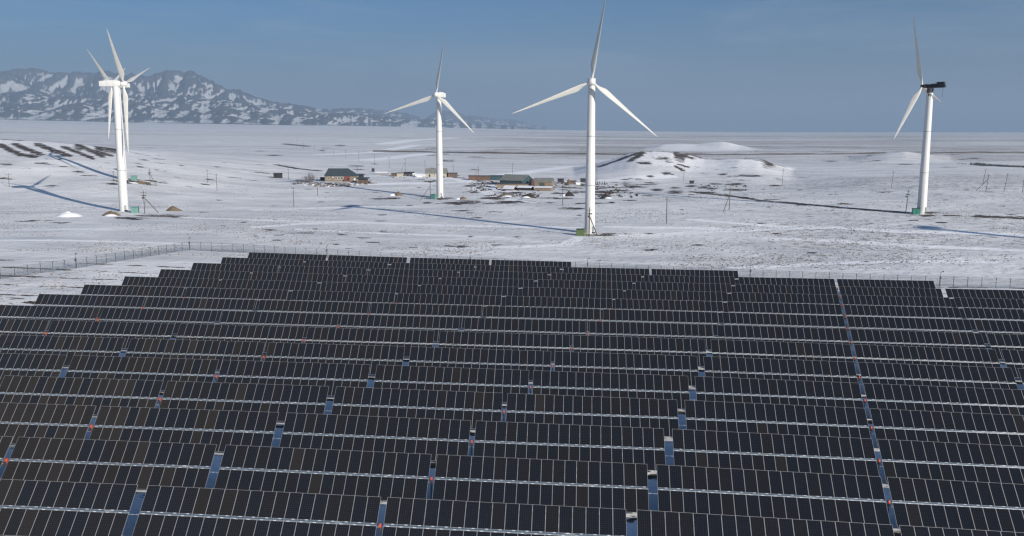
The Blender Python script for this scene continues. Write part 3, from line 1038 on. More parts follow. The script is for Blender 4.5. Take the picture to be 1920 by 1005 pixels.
ORD = ['first', 'second', 'third', 'fourth', 'fifth', 'sixth', 'seventh', 'eighth', 'ninth', 'tenth', 'eleventh', 'twelfth', 'thirteenth', 'fourteenth', 'fifteenth']
proto = make_tracker()
used = False
RIGHT_END = {14: 0, 13: 2, 12: 4}
for row in range(15):
    here = []
    for jr in (-2, 0, 2, 4, 6):
        if jr > RIGHT_END.get(row, 6):
            continue
        a, b_ = edge_point(row, jr - 2, 1), edge_point(row, jr, -1)
        if b_.x / b_.y < slope(-3, 900)[0] * 1.005 or a.x / a.y > slope(1925, 700)[0] * 1.01:
            continue
        here.append((a, b_))
    for k, (a, b_) in enumerate(here):
        r_ = copy_tree(proto) if used else proto
        used = True
        d = b_ - a
        yaw = math.atan2(d.y, d.x)
        # tube line lies below and ahead of the upper edge
        n = Vector((math.sin(yaw), -math.cos(yaw), 0))
        m = (a + b_) / 2 + n * TUBE_AHEAD
        r_.location = (m.x, m.y, m.z - TUBE_BELOW - 2.35)
        r_.rotation_euler = (0, -math.atan2(d.z, math.hypot(d.x, d.y)), yaw)
        r_.scale = (d.length / (2 * HALF_LEN + G_N), 1, 1)
        n_in = len(here)
        # brown backscattered sunlight painted as module tint, picked at random, mostly front left
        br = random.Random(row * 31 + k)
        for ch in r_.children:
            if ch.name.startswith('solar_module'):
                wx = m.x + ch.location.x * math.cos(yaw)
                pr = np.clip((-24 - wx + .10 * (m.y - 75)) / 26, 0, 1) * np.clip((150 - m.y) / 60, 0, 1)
                ch.data = sheen_me if br.random() < .02 + .85 * pr * pr else module_me
        place = 'leftmost' if k == 0 else ('rightmost' if k == n_in - 1 else ORD[k] + ' from the left')
        if row == 0:
            rw = 'in the front row nearest the camera'
        elif row == 14:
            rw = 'in the farthest short row along the fence'
        else:
            rw = f'in the {ORD[row]} row back from the front'
        tag(r_, f'dark solar tracker, {place} {rw}', 'solar tracker', 'solar trackers in rows on the snow')

# ------------------------------------------------------------------ wind turbines
BL = [(0.0, .85, .85, 0), (.8, .85, .85, 0), (1.6, .95, .70, .1), (3.0, 1.65, .50, .5), (4.6, 2.25, .42, 1), (6.0, 2.3, .38, 1), (9, 2.0, .32, 1), (14, 1.55, .24, 1), (20, 1.08, .16, 1),
      (25, .68, .10, 1), (28, .38, .06, 1), (29.3, .16, .03, 1), (29.6, .05, .02, 1)]


def blade_mesh(pitch):
    b = MB()
    n = 12
    P = []
    for i, (r, c, t, k) in enumerate(BL):
        tw = R(pitch + 10 * (1 - min(r / 18, 1)) * k)
        for q in range(n):
            th = 2 * PI * q / n
            cx, cy = math.cos(th), math.sin(th)
            # aerofoil: blunt leading edge at -x, sharp trailing edge at +x
            x = c * (.5 * cx + .22 * k)
            y = t * .5 * cy * (1 - .55 * k * (cx + 1) / 2 * (1 if cx > -1 else 0))
            P.append((x * math.cos(tw) - y * math.sin(tw), x * math.sin(tw) + y * math.cos(tw) - .0009 * r * r * -1, r + .55))
    F = []
    for i in range(len(BL) - 1):
        for q in range(n):
            F.append((i * n + q, i * n + (q + 1) % n, (i + 1) * n + (q + 1) % n, (i + 1) * n + q))
    F.append(tuple(range(n - 1, -1, -1)))
    F.append(tuple((len(BL) - 1) * n + q for q in range(n)))
    b.add(P, F)
    return b.mesh('blade', M['blade'], True)


def tower_mesh(h):
    b = MB()
    prof_, n = [], 14
    for i in range(n + 1):
        t = i / n
        r = 1.92 + (1.30 - 1.92) * t
        prof_.append((r, h * t))
        if i in (5, 10):
            prof_ += [(r + .03, h * t + .02), (r + .03, h * t + .14), (r - .005, h * t + .16)]
    b.lathe([(2.35, -1.2), (2.35, .12), (2.0, .14)] + prof_, 36)
    return b.mesh('tower', M['tower'], True)


def turbine(label, base, hub_z, axis, rots, pitch=20, burnt=False, door_az=None):
    """base: ground point; axis: where the rotor faces; rots: blade angles, clockwise seen facing the rotor's plane +u"""
    root = empty('wind_turbine', base, label, 'wind turbine', 'white wind turbines on the snowy plain')
    h = hub_z - base.z - 1.0
    tw = bpy.data.objects.new('tower', tower_mesh(h))
    COL.objects.link(tw)
    tw.parent = root
    fl_ = MB()
    for t_ in (.33, .66):
        rr_ = 1.92 + (1.30 - 1.92) * t_
        fl_.lathe([(rr_ + .02, h * t_ - .10), (rr_ + .05, h * t_ - .08), (rr_ + .05, h * t_ + .08), (rr_ + .02, h * t_ + .10)], 36)
    fl_.build('flange', M['galv'], tw, True)
    dz = R(-70) if door_az is None else door_az
    d = MB()
    dv = Vector((math.cos(dz), math.sin(dz), 0))
    rt = Matrix.Rotation(dz, 3, 'Z')
    d.box(dv * 1.93 + Vector((0, 0, 1.7)), (.10, .85, 2.1), 0, rt)
    d.box(dv * 2.2 + Vector((0, 0, .35)), (.7, 1.0, .5), 1, rt)
    d.build('door', [M['dark'] if False else M['galv'], M['dark']], tw)
    ax = Vector((axis[0], axis[1], 0)).normalized()
    side = Vector((-ax.y, ax.x, 0))
    up = Vector((0, 0, 1))
    R3 = Matrix((ax, side, up)).transposed()          # local x = axis, y = side, z = up
    top = Vector((0, 0, h))
    nb = MB()
    if not burnt:
        secs = [(-6.6, 1.1, 1.0, 1.0, -.2), (-6.5, 1.25, 1.2, 1.15, -.1), (-3.0, 1.45, 1.55, 1.3, 0), (0.5, 1.45, 1.5, 1.25, 0), (1.6, 1.3, 1.3, 1.1, .05), (2.1, 1.05, 1.0, .9, .05)]
        P, F = [], []
        n = 12
        for x, hw, hu, hd, dz_ in secs:
            for q in range(n):
                th = 2 * PI * q / n + PI / n
                cx = math.copysign(abs(math.cos(th)) ** .25, math.cos(th))
                sz = math.copysign(abs(math.sin(th)) ** .25, math.sin(th))
                P.append(top + R3 @ Vector((x, cx * hw, 1.0 + dz_ + (sz * hu if sz > 0 else sz * hd))))
        for i in range(len(secs) - 1):
            for q in range(n):
                F.append((i * n + q, i * n + (q + 1) % n, (i + 1) * n + (q + 1) % n, (i + 1) * n + q))
        F.append(tuple(range(n - 1, -1, -1)))
        F.append(tuple((len(secs) - 1) * n + q for q in range(n)))
        nb.add(P, F)
        # roof hatch, vane mast
        nb.box(top + R3 @ Vector((-4.2, 0, 2.6)), (1.2, 1.0, .16), 0, R3)
        nb.rod(top + R3 @ Vector((-6.2, .3, 2.0)), top + R3 @ Vector((-6.2, .3, 3.2)), .05, mi=1)
        nb.box(top + R3 @ Vector((-6.2, .3, 3.2)), (.1, .9, .07), 1, R3)
        nb.build('nacelle', [M['tower'], M['dark']], root, True)
        yb = MB()
        yb.lathe([(1.22, h - .25), (1.22, h - .02)], 24)
        yb.build('yaw_ring', M['dark'], root, True)
    else:
        rr = random.Random(5)
        nb.box(top + R3 @ Vector((-1.6, 0, .30)), (7.6, 1.7, .34), 0, R3)
        nb.box(top + R3 @ Vector((-4.2, 0, 1.45)), (3.2, 1.8, 2.1), 0, R3, .9)
        nb.box(top + R3 @ Vector((-1.2, .1, 1.1)), (2.2, 1.5, 1.4), 0, R3, .8)
        nb.box(top + R3 @ Vector((1.0, 0, 1.0)), (2.0, 1.4, 1.3), 0, R3, .75)
        for i in range(46):
            x = rr.uniform(-5.9, 2.2)
            nb.box(top + R3 @ Vector((x, rr.uniform(-.7, .7), rr.uniform(.4, 2.5 if x < -2.6 else 1.75))),
                   (rr.uniform(.2, .7), rr.uniform(.15, .6), rr.uniform(.15, .55)), 0, R3 @ Matrix.Rotation(rr.uniform(-.6, .6), 3, 'Y') @ Matrix.Rotation(rr.uniform(-.5, .5), 3, 'Z'))
        for i in range(12):
            x = rr.uniform(-5.8, 1.8)
            p = top + R3 @ Vector((x, rr.uniform(-.7, .7), 1.5))
            nb.rod(p, p + R3 @ Vector((rr.uniform(-.4, .4), rr.uniform(-.2, .2), rr.uniform(.5, 1.1))), .05, .03)
        nb.rod(top + R3 @ Vector((-5.6, 0, .2)), top + R3 @ Vector((-6.6, .1, .35)), .1)
        o = nb.build('burnt_nacelle', M['charred'], root)
        o['label'] = 'burnt out black nacelle, stripped to charred machinery'
        cb = MB()
        pts = [Vector((-5.2, 0, .1)), Vector((-5.25, .05, -1.2)), Vector((-5.15, 0, -2.2)), Vector((-5.2, -.05, -3.2)), Vector((-5.0, 0, -3.9))]
        for p, q in zip(pts[:-1], pts[1:]):
            cb.rod(top + R3 @ p, top + R3 @ q, .045, n=5)
        cb.build('dangling_cable', M['charred'], root)
        sb = MB()
        sb.lathe([(1.325, h - 2.2), (1.315, h - 1.1), (1.33, h)], 36)
        for (az_, zz, ww, hh) in ((R(-60), -3.6, .34, 1.6), (R(-95), -2.9, .5, 1.2), (R(-130), -2.7, .6, 1.0)):
            v = Vector((math.cos(az_), math.sin(az_), 0)) * 1.335 + Vector((0, 0, h + zz))
            sb.box(v, (.04, ww, hh), 0, Matrix.Rotation(az_, 3, 'Z'))
        o = sb.build('scorched_tower_top', M['soot'], tw, True)
    hubc = top + R3 @ Vector((3.4, 0, 1.0))
    hb_ = MB()
    if burnt:
        hb_.lathe([(.45, -1.0), (.75, -.8), (.8, .3), (.5, .6)], 10, 0, axis=ax, org=hubc)
        for i in range(9):
            rr = random.Random(i + 3)
            hb_.box(hubc + Vector((rr.uniform(-.6, .6), rr.uniform(-.6, .6), rr.uniform(-.8, 1.0))), (.4, .35, .5), 0, Matrix.Rotation(rr.uniform(-1, 1), 3, 'X'))
        hb_.build('burnt_hub', M['charred'], root, True)
    else:
        hb_.lathe([(1.0, -1.25), (1.32, -1.0), (1.38, -.2), (1.3, .5), (1.05, 1.05), (.65, 1.4), (.2, 1.55)], 20, 0, axis=ax, org=hubc)
        hb_.build('hub', M['tower'], root, True)
    bm_ = blade_mesh(pitch)
    for k, r_ in enumerate(rots):
        t = R(r_)
        rad = up * math.cos(t) + side * math.sin(t)
        rad = (rad + ax * .05 + ax * (-.0)).normalized()
        tr = ax.cross(rad).normalized()
        nx = rad.cross(tr).normalized()
        bo = bpy.data.objects.new('blade', bm_)
        COL.objects.link(bo)
        bo.parent = root
        mt_ = Matrix((tr, nx, rad)).transposed().to_4x4()
        mt_.translation = hubc + rad * (.1 if burnt else .35)
        bo.matrix_local = mt_
    return root


def tb(px, py, Y):
    p = at(px, py, Y)
    p.z = gz(p.x, p.y)
    return p


def hubz(px, py, Y):
    return at(px, py, Y).z


B1, B1b, B2, B3, B4 = tb(233, 397, 326 * KD), tb(232.6, 338, 433 * KD), tb(825, 371, 403 * KD), tb(1105.5, 438, 271.5 * KD), tb(1727.5, 400.5, 320 * KD)
turbine('large white wind turbine on the left, nacelle side-on, foremost of the overlapping pair', B1, hubz(231, 157, 326 * KD), (.997, .08), (-47, 73, 193), 92, door_az=R(-50))
turbine('white wind turbine standing almost hidden behind the large left one', B1b, hubz(206, 160, 433 * KD), (-.999, -.04), (53, -67, 173), 90)
turbine('slender white wind turbine behind the teal kiosk, left of the barns', B2, hubz(822, 178, 403 * KD), (-.33, -.94), (12, -108, 132), -30, door_az=R(-60))
turbine('tallest white wind turbine, beside the green kiosk, rotor facing the camera', B3, hubz(1108, 154, 271.5 * KD), (-.10, -.99), (9.2, -111.6 + 0, 129.6), -42, door_az=R(-55))
turbine('wind turbine with burnt black nacelle on the right', B4, hubz(1728, 161, 320 * KD), (-.70, .714), (18, 138, -102), 68, burnt=True, door_az=R(-60))
B5 = Vector((259, 227, gz(259, 227)))
turbine('wind turbine past the right edge whose long shadow crosses the snow', B5, B5.z + 54, (-.35, -.93), (30, 150, 270), -42)

# ------------------------------------------------------------------ kiosks by the turbines
def kiosk(label, px0, px1, py, body, roofm, ratio=.78, yaw=0.0, depth=None):
    c = ground((px0 + px1) / 2, py)
    s = mpp(c.y, c.z)
    w = (px1 - px0) * s
    h = w * ratio
    d = depth or w * .8
    root = empty('transformer_kiosk', (c.x, c.y + d / 2, c.z), label, 'kiosk', 'small metal kiosks beside the turbines', yaw)
    b = MB()
    b.box((0, 0, h / 2 - .2), (w, d, h + .4))
    b.build('body', body, root)
    b = MB()
    b.box((0, 0, h + .07), (w + .3, d + .3, .14))
    b.build('roof', roofm, root)
    b = MB()
    for k in (-1, 1):
        b.box((k * w * .23, -d / 2 - .02, h * .48), (w * .42, .05, h * .8))
    b.build('door', body, root)
    b = MB()
    b.box((w * .05, -d / 2 - .06, h * .5), (.06, .05, .25))
    b.build('handle', M['dark'], root)
    b = MB()
    for k in range(4):
        b.box((w / 2 + .02, 0, h * (.62 + .07 * k)), (.05, d * .5, .05))
    b.build('vent', M['dark'], root)


kiosk('bright green kiosk at the foot of the tallest turbine', 1082, 1097, 442.5, M['green'], M['green_roof'], .82, R(-22), 2.0)
kiosk('teal kiosk beside the large left turbine', 244, 258, 399, M['teal'], M['teal_dark'], .72, R(20))
kiosk('teal kiosk on the brown mound behind the left turbine', 244, 255, 338.5, M['teal'], M['teal_dark'], .76, R(20))
kiosk('teal kiosk left of the slender turbine base', 808, 818, 373.5, M['teal'], M['teal_dark'], .85, R(-25))
kiosk('dark teal kiosk at the foot of the burnt turbine', 1713, 1726, 402, M['teal_dark'], M['green_roof'], .8, R(-15))

# ------------------------------------------------------------------ utility poles
def pole(px, py_base, py_top, label, lean=0.0, brace=None, arm=1.6, arms=1, extra=None):
    c = ground(px, py_base)
    s = mpp(c.y, c.z)
    h = (py_base - py_top) * s
    r = max(.13, .17 * min(1, 300 / c.y) + .05)
    root = empty('utility_pole', c, label, 'pole', 'wooden utility poles')
    top = Vector((lean * h, 0, h))
    b = MB()
    b.rod((0, 0, -1), top, r, r * .72, 8)
    b.build('shaft', M['wood'], root, True)
    b = MB()
    for k in range(arms):
        z = h * (.93 - .12 * k)
        cpt = Vector((lean * z, -.12, z))
        dirv = Vector((1, .35, 0)).normalized()
        b.box(cpt, (arm, .12, .14), 0, Matrix.Rotation(.34, 3, 'Z'))
        for e in (-1, 1):
            b.rod(cpt + dirv * (e * arm * .45), cpt + dirv * (e * arm * .45) + Vector((0, 0, .35)), .07, .05, 6, 1)
    b.rod(top, top + Vector((0, 0, .4)), .07, .05, 6, 1)
    b.build('crossarm', [M['wood'], M['porcelain']], root)
    for br in (brace or ()):
        g = ground(*br)
        b = MB()
        z = h * .74
        b.rod((lean * z, 0, z), (g.x - c.x, g.y - c.y, g.z - c.z - .6), r * .8, r * .8, 7)
        b.build('brace', M['wood'], root, True)
    if extra == 'switch':
        b = MB()
        z = h * .8
        b.box((.2, -.3, z), (1.5, .5, .3))
        b.box((-.35, -.35, z - .9), (.5, .4, .7))
        b.rod((.9, -.3, z), (.6, -.2, h * .25), .03)
        b.build('switchgear', M['dark'], root)
    return root


pole(1104.6, 444, 390, 'pole with long brace in front of the tallest turbine tower', brace=[(1121, 441.5)], arms=2, arm=2.2, extra='switch')
pole(807, 373, 340, 'pole with leaning brace beside the teal kiosk of the slender turbine', brace=[(786, 376)])
pole(271.5, 401, 358.5, 'braced pole between the teal kiosk and brown mound at the left turbine', brace=[(299, 398.5)], arms=2, arm=2.4, extra='switch')
pole(282, 348, 317, 'braced pole right of the kiosk behind the left turbine', brace=[(295, 349)], extra='switch')
pole(213.7, 344, 321, 'thin pole just left of the large left turbine tower')
pole(17.5, 351, 326, 'pole with crossarm at the left edge beside the turbine shadow', arm=3)
pole(389.5, 343, 318, 'shorter bare pole of two right of the left turbines')
pole(407, 357.5, 326, 'nearer pole of two right of the left turbines')
pole(541, 337, 313, 'pole between the dark shed and the bare bushes')
pole(551, 388, 350.5, 'lone tall pole on open snow below the bare bushes')
pole(595.5, 367, 331, 'pole in front of the stone bank below the farmhouse')
pole(670, 322, 312, 'pole top rising behind the farmhouse porch')
line = [(557.5, 273, 257.5), (569, 280, 267), (590, 286, 271.5), (606, 287.5, 275), (626, 295, 279.5), (648.5, 297, 281), (673, 304, 285), (702, 309, 289.5), (730, 315.5, 294.5),
        (760, 321, 298), (797, 322.5, 301), (850, 322.5, 308)]
for k, (x, yb, yt) in enumerate(line):
    pole(x, yb, yt, f'distant pole in the line crossing the far plain, {ORD[k]} from the left', arm=1.8, lean=.06 if k in (2, 7) else 0,
         brace=[(751, 322)] if k == 9 else None)
pole(897, 329, 312, 'braced pole behind the long brick barn', brace=[(890, 330)])
pole(961, 326, 307.5, 'pole with crossarm behind the large grey roofed barn')
pole(1055, 385.5, 347.5, 'pole on the snow below the dark manure heap')
pole(1119, 341, 311, 'pole behind the tallest turbine at the corral posts')
pole(1249.5, 418.8, 370, 'tall lone pole on open snow right of the tallest turbine', arm=2.0)
pole(1281.5, 340, 311, 'pole standing before the patchy knoll', lean=.03)
pole(1466, 348.5, 317, 'pole at the right foot of the knoll', lean=.05)
pole(1367, 394, 352.5, 'pole with leaning brace between knoll and burnt turbine', brace=[(1355.5, 397)], lean=.02)
pole(1671, 353, 321, 'leaning pole left of the burnt turbine', lean=.08)
pole(1698, 399, 356, 'pole with switchgear beside the dark teal kiosk', lean=.06, extra='switch')
pole(1842, 347, 317, 'rear leaning pole of the braced group on the right', lean=.14)
pole(1848, 360, 327, 'front pole with long brace in the group on the right', lean=.11, brace=[(1827.5, 358.5)])
pole(1882, 360.5, 325, 'single leaning pole near the right edge', lean=.13, arm=1.8)
pole(1917, 361.5, 337, 'pole with wide top arm at the right edge', lean=.04, arm=3.2, arms=1)

# ------------------------------------------------------------------ perimeter fence
fence_px = [(-60, 528), (12.5, 521.8), (80, 512), (147, 502.5), (250, 485.5), (354, 469), (465, 474.3)]
FP = [ground(*p) for p in fence_px]
FP += [ground(1764, 537), ground(1893, 541), ground(1990, 544)]
# straighten the hidden back run between the corner and the right-hand part
FENCE_H = 2.45
fence = empty('perimeter_fence', FP[5], 'grey wire mesh fence with forked posts round the solar field', 'fence')
fo = FP[5]


def fpos(p, h=0.0):
    return Vector((p.x - fo.x, p.y - fo.y, gz(p.x, p.y) - fo.z + h))


post_b = MB()
post_b.rod((0, 0, -.4), (0, 0, FENCE_H), .055, n=6)
fork = MB()
mesh_posts = {}
run, carry = [], 0.0
for p, q in zip(FP[:-1], FP[1:]):
    L = (q - p).length
    s = carry
    while s < L:
        run.append(p.lerp(q, s / L))
        s += 3.25
    carry = s - L


def post_mesh(dirv):
    b = MB()
    b.rod((0, 0, -.4), (0, 0, FENCE_H - .35), .06, n=6)
    n = Vector((-dirv.y, dirv.x, 0))
    for e in (-1, 1):
        b.rod((0, 0, FENCE_H - .36), n * (.34 * e) + Vector((0, 0, FENCE_H + .05)), .045, n=5)
    return b.mesh('post', M['post'])


dir_mesh = {}
wire_b = MB()
pan_b = []
for k, p in enumerate(run):
    q = run[min(k + 1, len(run) - 1)]
    o_ = run[max(k - 1, 0)]
    d = (q - o_); d.z = 0; d.normalize()
    key = round(math.degrees(math.atan2(d.y, d.x)) / 6)
    if key not in dir_mesh:
        dir_mesh[key] = post_mesh(d)
    link_child('post', dir_mesh[key], fence, fpos(p))
for k in range(len(run) - 1):
    p, q = run[k], run[k + 1]
    if (q - p).length > 5:
        continue
    d = (q - p); d.z = 0; d.normalize()
    n = Vector((-d.y, d.x, 0))
    for off, h in ((0, .12), (0, FENCE_H - .38), (.34, FENCE_H + .04), (-.34, FENCE_H + .04), (.18, FENCE_H - .15), (-.18, FENCE_H - .15)):
        wire_b.rod(fpos(p, h) + n * off, fpos(q, h) + n * off, .012, n=3, caps=False)
wo = wire_b.build('barbed_wires', M['wire'], fence)
wo['kind'] = 'stuff'


def mesh_fabric():
    m = bpy.data.materials.new('wire_mesh_fabric')
    m.use_nodes = True
    nt = m.node_tree
    N, Lk = nt.nodes, nt.links
    b = N['Principled BSDF']
    b.inputs['Base Color'].default_value = (.06, .075, .09, 1)
    b.inputs['Roughness'].default_value = .6
    uv = N.new('ShaderNodeUVMap')
    sx = N.new('ShaderNodeSeparateXYZ')
    Lk.new(uv.outputs[0], sx.inputs[0])
    outs = []
    for op in ('ADD', 'SUBTRACT'):
        a = N.new('ShaderNodeMath'); a.operation = op
        Lk.new(sx.outputs[0], a.inputs[0]); Lk.new(sx.outputs[1], a.inputs[1])
        dv = N.new('ShaderNodeMath'); dv.operation = 'MULTIPLY'; dv.inputs[1].default_value = 1 / .085
        Lk.new(a.outputs[0], dv.inputs[0])
        f = N.new('ShaderNodeMath'); f.operation = 'FRACT'; Lk.new(dv.outputs[0], f.inputs[0])
        l = N.new('ShaderNodeMath'); l.operation = 'LESS_THAN'; l.inputs[1].default_value = .15; Lk.new(f.outputs[0], l.inputs[0])
        outs.append(l.outputs[0])
    mx = N.new('ShaderNodeMath'); mx.operation = 'MAXIMUM'
    Lk.new(outs[0], mx.inputs[0]); Lk.new(outs[1], mx.inputs[1])
    Lk.new(mx.outputs[0], b.inputs['Alpha'])
    return m


M['fabric'] = mesh_fabric()
fab_v, fab_f, fab_uv = [], [], []
dist = 0.0
for k in range(len(run) - 1):
    p, q = run[k], run[k + 1]
    L = (q - p).length
    if L > 5:
        continue
    i0 = len(fab_v)
    fab_v += [fpos(p, .05), fpos(q, .05), fpos(q, FENCE_H - .4), fpos(p, FENCE_H - .4)]
    fab_f.append((i0, i0 + 1, i0 + 2, i0 + 3))
    fab_uv += [(dist, 0), (dist + L, 0), (dist + L, FENCE_H), (dist, FENCE_H)]
    dist += L
fme = bpy.data.meshes.new('wire_mesh')
fme.from_pydata(fab_v, [], fab_f)
ul = fme.uv_layers.new(name='UVMap')
for i, uvc in enumerate(fab_uv):
    ul.data[i].uv = uvc
fme.materials.append(M['fabric'])
fo_ = bpy.data.objects.new('wire_mesh', fme)
COL.objects.link(fo_)
fo_.parent = fence


def camera_post(px, py, h, label):
    """surveillance mast standing in the fence line"""
    g = ground(px, py)
    best = min(run, key=lambda p: abs(p.x / p.y - slope(px, py)[0]))
    c = Vector((best.x, best.y - .35, gz(best.x, best.y - .35)))
    root = empty('camera_mast', c, label, 'mast', 'camera masts along the fence')
    b = MB()
    b.rod((0, 0, -.4), (0, 0, h), .07, .05, 8)
    b.build('shaft', M['post'], root, True)
    b = MB()
    b.box((0, -.05, h * .62), (.36, .25, .5))
    b.build('control_box', M['post'], root)
    b = MB()
    b.rod((0, 0, h), (.35, -.25, h + .28), .05, n=6)
    b.box((.38, -.3, h + .3), (.22, .4, .2))
    b.build('security_camera', M['dark'], root)


camera_post(148, 502, 3.5, 'camera mast midway along the left fence run')
camera_post(353, 469, 3.5, 'camera mast at the left corner of the fence')
camera_post(611, 480, 3.5, 'camera mast above the first gap of the farthest tracker row')
camera_post(888, 488, 3.5, 'camera mast behind the third tracker of the farthest row')
camera_post(1092, 500, 3.5, 'thick camera mast just right of the farthest tracker row end')
camera_post(1413, 520, 3.5, 'camera mast above the stepped end of the second farthest row')
camera_post(1764, 537, 3.5, 'camera mast at the right where three rows end')

# ------------------------------------------------------------------ village
def windows_on(root, xs, z, w, h, y, frame=M['white']):
    for x in xs:
        b = MB()
        b.box((x, y - .03, z), (w + .24, .1, h + .24))
        f = b.build('window', frame, root)
        g = MB()
        g.box((x - w * .26, y - .09, z), (w * .42, .04, h))
        g.box((x + w * .26, y - .09, z), (w * .42, .04, h))
        g.build('pane', M['glass_dark'], f)


def gable_building(name, label, cat, px0, px1, py, depth, wall_h, roof_h, wallm, roofm, yaw=0.0, hip_l=0.0, hip_r=0.0, over=.35, ridge='x', wins=(), door=None, win=(1.1, 1.2), chim=(), group=None, snow=False):
    c = ground((px0 + px1) / 2, py)
    s = mpp(c.y, c.z)
    w = (px1 - px0) * s
    c = Vector((c.x, c.y + depth / 2, 0))
    c.z = min(gz(c.x - w / 2, c.y - depth / 2), gz(c.x + w / 2, c.y - depth / 2), gz(c.x, c.y))
    root = empty(name, c, label, cat, group, yaw)
    W, D, Hh = w / 2, depth / 2, wall_h
    b = MB()
    b.box((0, 0, Hh / 2 - .4), (w, depth, Hh + .8))
    if ridge == 'x' and roof_h > .6:
        b.add([(-W, -D, Hh), (-W, D, Hh), (-W + hip_l, 0, Hh + roof_h * .97), (W, -D, Hh), (W, D, Hh), (W - hip_r, 0, Hh + roof_h * .97)], [(0, 2, 1), (3, 4, 5)], 0)
    elif ridge == 'y':
        b.add([(-W, -D, Hh), (W, -D, Hh), (0, -D, Hh + roof_h * .97), (-W, D, Hh), (W, D, Hh), (0, D, Hh + roof_h * .97)], [(0, 1, 2), (4, 3, 5)], 0)
    b.build('wall', wallm, root)
    b = MB()
    th = .16
    if ridge == 'x':
        e = over
        lo = Hh - e * roof_h / max(D, .1)
        for dz in (0, th):
            pass
        P = [(-W - (e if hip_l == 0 else e), -D - e, lo), (W + e, -D - e, lo), (W + e, D + e, lo), (-W - e, D + e, lo), (-W - e + (hip_l and hip_l + e), 0, Hh + roof_h), (W + e - (hip_r and hip_r + e), 0, Hh + roof_h)]
        P2 = [(x, y, z + th) for x, y, z in P]
        F = [(0, 1, 5, 4), (2, 3, 4, 5), (1, 2, 5), (3, 0, 4)]
        if not hip_r:
            F[2] = None
        if not hip_l:
            F[3] = None
        F = [f for f in F if f]
        b.add(P2, F)
        b.add(P, [tuple(reversed(f)) for f in F])
        b.add(P + P2, [(0, 1, 7, 6), (2, 3, 9, 8)] + ([(1, 2, 8, 7)] if hip_r else [(1, 5, 11, 7), (5, 2, 8, 11)]) + ([(3, 0, 6, 9)] if hip_l else [(3, 4, 10, 9), (4, 0, 6, 10)]))
    else:
        e = over
        lo = Hh - e * roof_h / max(W, .1)
        P = [(-W - e, -D - e, lo), (0, -D - e, Hh + roof_h), (W + e, -D - e, lo), (-W - e, D + e, lo), (0, D + e, Hh + roof_h), (W + e, D + e, lo)]
        P2 = [(x, y, z + th) for x, y, z in P]
        b.add(P2, [(0, 1, 4, 3), (1, 2, 5, 4)])
        b.add(P, [(3, 4, 1, 0), (4, 5, 2, 1)])
        b.add(P + P2, [(0, 1, 7, 6), (1, 2, 8, 7), (4, 3, 9, 10), (5, 4, 10, 11), (3, 0, 6, 9), (2, 5, 11, 8)])
    rf = b.build('roof', roofm, root)
    for (x, y) in chim:
        b = MB()
        b.box((x * W, y * D, Hh + roof_h * .9), (.6, .6, 1.8))
        b.build('chimney', M['brick_brown'], rf)
    if wins:
        windows_on(root, [t * W for t in wins], Hh * .58, win[0], win[1], -D)
    if door is not None:
        x, dw, dh, dm = door
        b = MB()
        b.box((x * W, -D - .04, dh / 2), (dw, .1, dh))
        b.build('door', dm, root)
    return root, W, D, Hh


# farmhouse
fh, W, D, Hh = gable_building('farmhouse', 'tan farmhouse with dark green hipped roof and red wall section', 'house', 609, 668, 340.5, 9.5, 3.9, 4.4, M['tan'], M['roof_slate'],
                              yaw=R(0), hip_l=1.6, hip_r=6.0, wins=(-.74, -.26, -.1, .1), win=(1.25, 1.5), chim=())
b = MB(); b.box((.42 * W, -D - .03, Hh / 2 - .35), (W * .36, .12, Hh + .68)); o = b.build('wall_section', M['rust_red'], fh); o['label'] = 'brick red painted stretch of wall'
b = MB(); b.box((.90 * W, -D - .05, 1.15), (1.1, .12, 2.1)); b.build('door', M['white'], fh)
b = MB(); b.box((.50 * W, -D - .13, 1.5), (1.0, .1, 1.2)); b.build('window', M['glass_dark'], fh)
b = MB(); b.box((-.48 * W, -D - .35, 2.9), (.9, .5, .6)); b.build('air_conditioner', M['white'], fh)
b = MB(); b.box((.28 * W, -D + .35 - .75, .75), (1.5, .8, 2.0)); b.build('porch_step', M['plank_brown'], fh)
gable_building('farm_annex', 'low wooden annex with flat dark roof right of the farmhouse', 'shed', 672, 687.5, 343.5, 6, 3.0, .5, M['plank_brown'], M['roof_slate'], over=1.3)
gable_building('covered_porch', 'dark flat roofed porch against the farmhouse right end', 'shed', 668, 680, 338, 5, 3.6, .5, M['plank_dark'], M['roof_slate'], over=.8)
gable_building('tool_shed', 'small dark shed with pale side standing left of the farmhouse', 'shed', 513, 527, 334, 4, 3.0, .4, M['plank_dark'], M['plank_dark'])
gable_building('coal_shed', 'low black lean-to touching the farmhouse left wall', 'shed', 600.5, 608.5, 338, 3, 1.6, .3, M['plank_dark'], M['plank_dark'])
gable_building('outhouse', 'tiny dark outhouse alone right of the farmhouse', 'hut', 697, 701.5, 322, 1.8, 1.8, .7, M['plank_dark'], M['plank_dark'], over=.1)
gable_building('root_cellar', 'low earth covered cellar with small dark vent', 'cellar', 704, 726, 327, 6, .9, .9, M['earth'], M['snow'])
gable_building('cream_hut', 'cream walled hut with low brown lean-to', 'hut', 744, 755, 331, 4, 2.3, .4, M['cream'], M['roof_grey'])
gable_building('wood_store', 'long low dark wood store behind the cream hut', 'shed', 757, 776, 327.5, 4, 1.6, .3, M['plank_dark'], M['plank_dark'])
gable_building('straw_shelter', 'low straw shelter left of the cream hut', 'shed', 734, 744, 331, 4, 1.5, .8, M['straw'], M['straw'])
gable_building('white_hut', 'small white hut with dark opening beside the tan house', 'hut', 774, 780, 331, 2.2, 1.9, .4, M['white'], M['snow'], door=(-.2, .8, 1.2, M['dark']))
